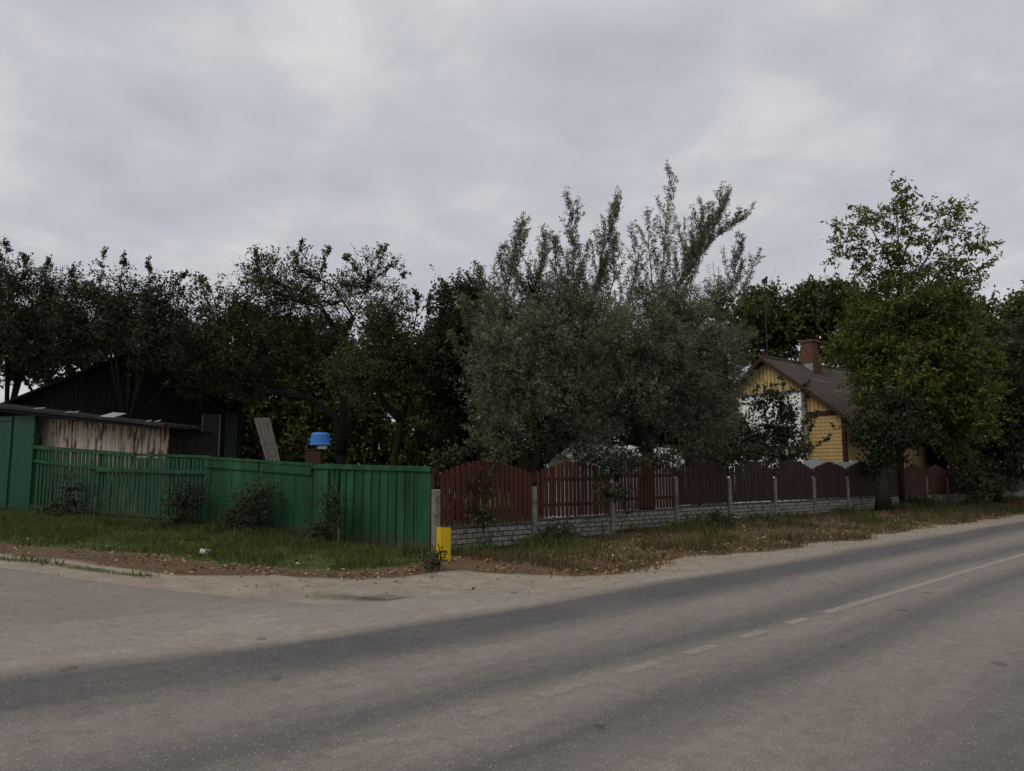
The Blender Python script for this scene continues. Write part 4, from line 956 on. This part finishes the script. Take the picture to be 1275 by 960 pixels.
# garden background masses, each bush its own thing
GB = 'overgrown bushes at the back of the garden'
for i, (px, lb, Yf, bl) in enumerate([
    (250, 'dull green bush behind the right end of the barn', 34, [(250, 480, 60, 50), (230, 530, 50, 45)]),
    (335, 'dull olive bush behind the leaning grey board', 32, [(335, 490, 55, 55), (330, 560, 60, 40)]),
    (400, 'olive bush behind the blue tub', 31, [(400, 500, 48, 50), (395, 560, 50, 40)]),
    (455, 'yellowish green bush behind the forked fruit tree', 30, [(450, 500, 42, 50), (455, 562, 46, 42)]),
    (520, 'mid green bush right of the forked trunk', 29, [(520, 520, 40, 60), (535, 570, 40, 38)]),
    (590, 'dark bush under the left side of the silvery willow', 27, [(590, 530, 45, 55), (600, 580, 50, 28)]),
    (670, 'dark bush behind the first willow trunk', 28, [(670, 490, 60, 60), (660, 570, 60, 40)]),
    (770, 'dark bush behind the white garden tunnel', 32, [(750, 480, 65, 60), (790, 515, 55, 36), (750, 555, 60, 42), (830, 560, 55, 42)]),
    (870, 'dark bush left of the white annex wall', 30, [(850, 480, 50, 75), (870, 530, 45, 60)])]):
    tree('garden_bush', lb, 'bush', GB, px, Yf, [(b[0], b[1], b[2], b[3], Yf, 1.6, b[4] if len(b) > 4 else 1) for b in bl], M['lf_bg'] if i in (1, 2, 3, 4) else M['lf_dark'], leaf=(.17, .125), dens=84, nl=10, tw=.6, seed=40 + i, trunk_r=.07, twig_n=20, crown='foliage')
for i, (px, lb, Yf, bl) in enumerate([
    (60, 'dark far tree behind the barn at the left edge', 42, [(-10, 420, 60, 60), (70, 430, 60, 55)]),
    (200, 'dark far tree behind the barn gable', 42, [(160, 430, 60, 50), (235, 440, 55, 50)]),
    (330, 'dark far tree behind the broad apple tree', 42, [(320, 440, 60, 50), (390, 450, 55, 55)]),
    (500, 'dark far tree behind the forked fruit tree', 42, [(480, 455, 55, 50), (550, 460, 50, 60)])]):
    tree('broadleaf_tree', lb, 'tree', 'dark trees beyond the garden', px, Yf, [(b[0], b[1], b[2], b[3], Yf, 2.0) for b in bl], M['lf_dark'], leaf=(.22, .16), dens=28, nl=11, tw=.8, seed=60 + i, trunk_r=.2, twig_n=15)
# shrubs with round leaves in front of the annex
tree('leafy_shrub', 'round leaved shrub silhouetted against the white annex wall', 'shrub', None, 960, 28.8,
     [(925, 530, 26, 34, 28.6, .7, .9), (965, 525, 26, 40, 28.8, .7, .62), (990, 540, 22, 28, 29, .6, .5), (960, 560, 50, 20, 28.6, .8, 1.6), (905, 555, 30, 26, 28.4, .8, 1.4), (940, 492, 14, 12, 28.6, .4, .6), (975, 500, 16, 14, 28.8, .4, .5)], M['lf_dark'],
     dens=62, leaf=(.13, .10), nl=6, tw=.35, seed=70, trunk_r=.05, twig_n=25, crown='foliage',
     sprays=[([(995, 545), (1005, 510), (1003, 478)], 14, 12, 28.9, .8), ([(990, 530), (980, 495), (972, 470)], 12, 9, 28.9, .6), ([(1000, 555), (1012, 530), (1018, 515)], 14, 10, 28.9, .7), ([(1000, 560), (1020, 555), (1032, 545)], 8, 6, 28.9, .5)])
tree('leafy_shrub', 'pale leaved slim shrub rising over the fence left of the white wall', 'shrub', None, 893, 25.4,
     [(893, 545, 14, 30, 25.4, .4, .9), (882, 550, 18, 16, 25.4, .5, 1.0)], M['lf_vine'], dens=60, leaf=(.1, .07), nl=7, tw=.3, seed=71, trunk_r=.03, twig_n=20, crown='foliage')
# growth on and over the brown fence near the corner
def off_fence(s, d): p = P0 + FD * s + Vector((FD.y, -FD.x, 0)) * d; return p
def climber(lb, cat, blobs, mat, seed, base_px, Y, leaf=(.085, .06), dens=100, nl=8, **k):
    return tree(k.pop('name', 'climber'), lb, cat, k.pop('group', None), base_px, Y, blobs, mat, leaf=leaf, dens=dens, nl=nl, tw=.22, seed=seed, trunk_r=.015, twig_n=25, holes=.6, crown='foliage', **k)
climber('leafy vine hanging down the front of the first red brown panel', 'vine', [(607, 600, 15, 18, 15.75, .10, .32), (597, 635, 12, 20, 15.6, .10, .35), (612, 640, 14, 16, 15.8, .10, .45), (618, 575, 10, 10, 15.9, .1, .45), (590, 605, 10, 10, 15.6, .08, .3)], M['lf_vine'], 80, 602, 15.6, dens=110, leaf=(.075, .05))
climber('rambling vine along the top of the first brown panel near the green fence', 'vine', [(560, 568, 26, 10, 16.2, .25, .6), (595, 560, 24, 9, 16.5, .3, .6), (630, 560, 18, 10, 16.8, .3, .5), (548, 580, 9, 8, 16.0, .2, .5)], M['lf_vine'], 81, 570, 16.2, dens=120)
climber('dark leafy branch drooping over the second concrete post bay', 'vine', [(762, 585, 14, 20, 17.8, .15, .9), (755, 615, 12, 12, 17.7, .12, .8), (778, 618, 14, 9, 17.9, .12, .7), (738, 565, 26, 10, 18.1, .4, .9), (790, 570, 34, 12, 18.6, .4, .9), (830, 565, 28, 12, 19.2, .4, .9), (870, 560, 30, 14, 20.0, .4, 1.0), (920, 565, 30, 10, 22, .4, .9)], M['lf_dark'], 82, 762, 17.8, dens=110)
# bushes in front of the green fence
GS = 'small bushes in front of the green fence'
def gfoot(px, d=-.25):
    s = s_at(px, d); p = F3 + GE * s + GNv * d; return p.y
def fbush(px, lb, bl, seed):
    Y = gfoot(px, -.35)
    climber(lb, 'bush', [(x, y + b * .12, a * .84, b * .86, Y - .1, .28, k) for x, y, a, b, k in bl], M['lf_dark'], seed, px, Y, leaf=(.055, .032), dens=260, nl=9, name='fence_bush', group=GS)
fbush(230, 'small bush against the right end of the green picket section', [(230, 628, 18, 26, 1), (222, 645, 16, 14, .9), (238, 608, 10, 14, .7), (212, 628, 8, 8, .4)], 90)
fbush(312, 'largest dark bush in front of the solid green boards', [(312, 628, 24, 32, 1.3), (305, 650, 22, 20, 1.3), (325, 612, 14, 16, .9), (290, 640, 12, 14, .7)], 91)
fbush(412, 'narrow dark bush in front of the slotted green boards', [(414, 640, 13, 24, 1.1), (405, 660, 16, 14, 1.0), (420, 622, 8, 12, .8), (385, 668, 14, 8, .5)], 92)
fbush(85, 'wispy bush behind tall grass before the left green pickets', [(85, 605, 16, 20, .6), (95, 625, 16, 12, .8), (75, 628, 12, 10, .6)], 93)
# verge weeds as individuals near the road side fence
GW = 'weedy plants along the brown fence foot'
for i, (px, py, r_, h_, lb, mt) in enumerate([(546, 703, 9, 9, 'dark weed tuft at the foot of the yellow marker post', 'lf_dark'), (693, 668, 13, 11, 'dark weed clump against the second bay plinth', 'lf_dark'), (890, 648, 8, 8, 'broad dark weed at the foot of the fourth whole bay post', 'lf_dark'),
                                         (905, 650, 12, 5, 'low green weed beside the dark broad weed', 'lf_vine'), (1213, 600, 26, 26, 'big leafy shrub on the verge far along the fence', 'lf_vine'), (1060, 640, 18, 6, 'low weed in front of the peaked dark panels', 'lf_vine'), (1150, 628, 22, 6, 'low green weed in front of the reddish far panels', 'lf_vine'), (1240, 606, 16, 14, 'smaller shrub right of the big verge shrub', 'lf_dark')]):
    g = G(px, py + h_); Yb = g.y if i < 4 else g.y * .99
    if i in (4, 7): Yb = 34.5 + (i == 7)
    if i == 5: Yb = 26.8
    if i == 6: Yb = 31.5
    climber(lb, 'weeds', [(px, py, r_, h_, Yb, .3 if i not in (4, 7) else .9, 2.6 if i not in (4, 7) else 1.2)], M[mt], 100 + i, px, Yb, leaf=(.08, .045) if i not in (4, 7) else (.13, .09), dens=150 if i not in (4, 7) else 70, name='weed_clump', group=GW)

# ------------------------------------------------------------------ ground cover
def scatter(n, xr, yr, prob, seed):
    rg = np.random.default_rng(seed); x = rg.uniform(*xr, n); y = rg.uniform(*yr, n); k = rg.random(n) < prob(x, y); return x[k], y[k], rg
def in_front_green(x, y):      # y limit of the green fence line
    s = (x - F3.x) / GE.x; return F3.y + GE.y * s - .02
def blades(name, x, y, rg, hmin, hmax, wd, mat, label):
    n = len(x); z = h_all(x, y) - .02; low = np.where(name == 'grass', .35 + .65 * sst(y - side_edge(x), 1.2, 3.0), 1.0)
    h = low * rg.uniform(hmin, hmax, n) * (0.25 + 1.5 * sst(fbm(x, y, .8, 21), .3, .75)); a = rg.uniform(0, 2 * math.pi, n); l = rg.uniform(.1, .6, n) * h; b = rg.uniform(0, 2 * math.pi, n)
    dx_, dy_ = np.cos(a) * wd / 2, np.sin(a) * wd / 2
    p = np.stack([x, y, z], 1); s = np.stack([dx_, dy_, 0 * x], 1)
    mid = p + np.stack([np.cos(b) * l * .35, np.sin(b) * l * .35, h * .6], 1); tip = p + np.stack([np.cos(b) * l, np.sin(b) * l, h], 1)
    V = np.stack([p - s, p + s, mid + s * .7, tip, mid - s * .7], 1).reshape(-1, 3)
    tn = np.clip(.55 * fbm(x, y, .8, 31) + .6 * rg.random(n) - .1, 0, 1)
    o = quads_obj(name, V, 5, mat, None, tn); tag(o, label, 'grass', None, 'stuff'); return o
def zgrass(x, y): return zone(x, y)[:, 0]
def zlit(x, y): return zone(x, y)[:, 1]
def pg(x, y):
    gz_ = zgrass(x, y); ok = (y < np.where(x < F0.x, in_front_green(x, y), 99)) & (ru(x, y) < 11.5)
    return np.where(ok, np.clip((gz_ - .35) * 1.6, 0, 1) * (0.35 + .65 * sst(fbm(x, y, .7, 41), .35, .6)), 0)
x, y, rg = scatter(330000, (-17, 1.5), (8, 22), pg, 1)
blades('grass', x, y, rg, .05, .19, .015, M['grass'], 'short green grass on the verge before the green fence')
def pv(x, y):
    v = rv(x, y); fx = (x - P0.x) * (-FD.y) + (y - P0.y) * FD.x     # distance beyond the fence (positive = behind)
    lit = zlit(x, y); n = fbm(x, y, .8, 51)
    return np.where((fx < -.1) & (ru(x, y) > 9.5), np.clip(lit, 0, 1) * sst(n, .30, .60), 0)
x, y, rg = scatter(420000, (-1.5, 32), (10, 44), pv, 2)
blades('dry_grass', x, y, rg, .04, .15, .016, M['dry'], 'dry brownish weeds and grass on the verge below the brown fence')
def pv2(x, y):
    fx = (x - P0.x) * (-FD.y) + (y - P0.y) * FD.x; n = fbm(x, y, 1.4, 61)
    near = np.exp(-((fx + .35) / .75) ** 2) + .5 * sst(n, .45, .65) * (fx > -3.4)
    return np.where((fx < -.06) & (ru(x, y) > 9.5), near * sst(n, .35, .6), 0)
x, y, rg = scatter(200000, (-1.5, 32), (12, 44), pv2, 3)
blades('grass_fringe', x, y, rg, .08, .26, .016, M['grass'], 'green grass fringe growing along the foot of the brown fence')
def pl(x, y):
    Z = zone(x, y); n = fbm(x, y, .6, 71); fx = (x - P0.x) * (-FD.y) + (y - P0.y) * FD.x
    okl = (y < np.where(x < F0.x, in_front_green(x, y), 99)); okr = (fx < -.1) | (x < P0.x)
    return np.where(okl & okr, np.clip(Z[:, 1] * (1 - .85 * Z[:, 0]) + .035 * ((y > side_edge(x)) & (rv(x, y) > 6.9)), 0, 1) * sst(n, .3, .65), 0)
x, y, rg = scatter(260000, (-14, 30), (9, 40), pl, 4)
n = len(x); a = rg.uniform(0, 2 * math.pi, n); s = rg.uniform(.012, .036, n); z = h_all(x, y) + rg.uniform(.0, .03, n)
c_ = np.stack([x, y, z], 1); tl1 = rg.uniform(-.5, .5, n); tl2 = rg.uniform(-.5, .5, n)
u_ = np.stack([np.cos(a) * s, np.sin(a) * s, tl1 * s], 1); v_ = np.stack([-np.sin(a) * s * .6, np.cos(a) * s * .6, tl2 * s], 1)
V = np.stack([c_ - u_, c_ - v_, c_ + u_, c_ + v_], 1).reshape(-1, 3)
tag(quads_obj('fallen_leaves', V, 4, M['fallen'], None, rg.random(n)), 'fallen brown and yellow leaves scattered along the verge', 'leaves', None, 'stuff')
# little stones on the dirt
x, y, rg = scatter(26000, (-12, 24), (8, 34), lambda x, y: np.where((y > side_edge(x)) & (rv(x, y) > 6.8) & (rv(x, y) < 9.3), .3, 0), 5)
n = len(x); s = rg.uniform(.006, .018, n); z = h_all(x, y)
c_ = np.stack([x, y, z], 1); o1 = np.stack([s, 0 * s, 0 * s], 1); o2 = np.stack([-s * .4, s, 0 * s], 1); o3 = np.stack([-s * .5, -s * .9, 0 * s], 1); tp = np.stack([0 * s, 0 * s, s * 1.2], 1)
V = np.stack([c_ + o1, c_ + o2, c_ + tp, c_ + o2, c_ + o3, c_ + tp, c_ + o3, c_ + o1, c_ + tp], 1).reshape(-1, 3)
tag(quads_obj('gravel', V, 3, M['concrete']), 'loose pebbles on the dirt shoulder', 'gravel', None, 'stuff')
# litter
for j, (px, py, sz, lb) in enumerate(((258, 691, .09, 'crumpled white litter in the grass left of the large dark bush'), (950, 672, .05, 'tiny white litter scrap on the verge below the dark panels'))):
    g = G(px, py); rr2 = random.Random(j + 9); mb = MB(); zg = hz(g.x, g.y) + .03
    for t in range(5):
        a = rr2.uniform(0, 6.28); ox, oy = rr2.uniform(-sz, sz), rr2.uniform(-sz, sz) * .6
        u = Vector((math.cos(a), math.sin(a), rr2.uniform(-.4, .6))) * sz; v = Vector((-math.sin(a), math.cos(a), rr2.uniform(0, .9))) * sz * .7; c = Vector((g.x + ox, g.y + oy, zg + .02))
        mb.slab(c - u, c - v, c + u, c + v, .004)
    tag(mb.build('litter', M['paper']), lb, 'litter')
print('done', len(bpy.data.objects), sum(len(m.polygons) for m in bpy.data.meshes))
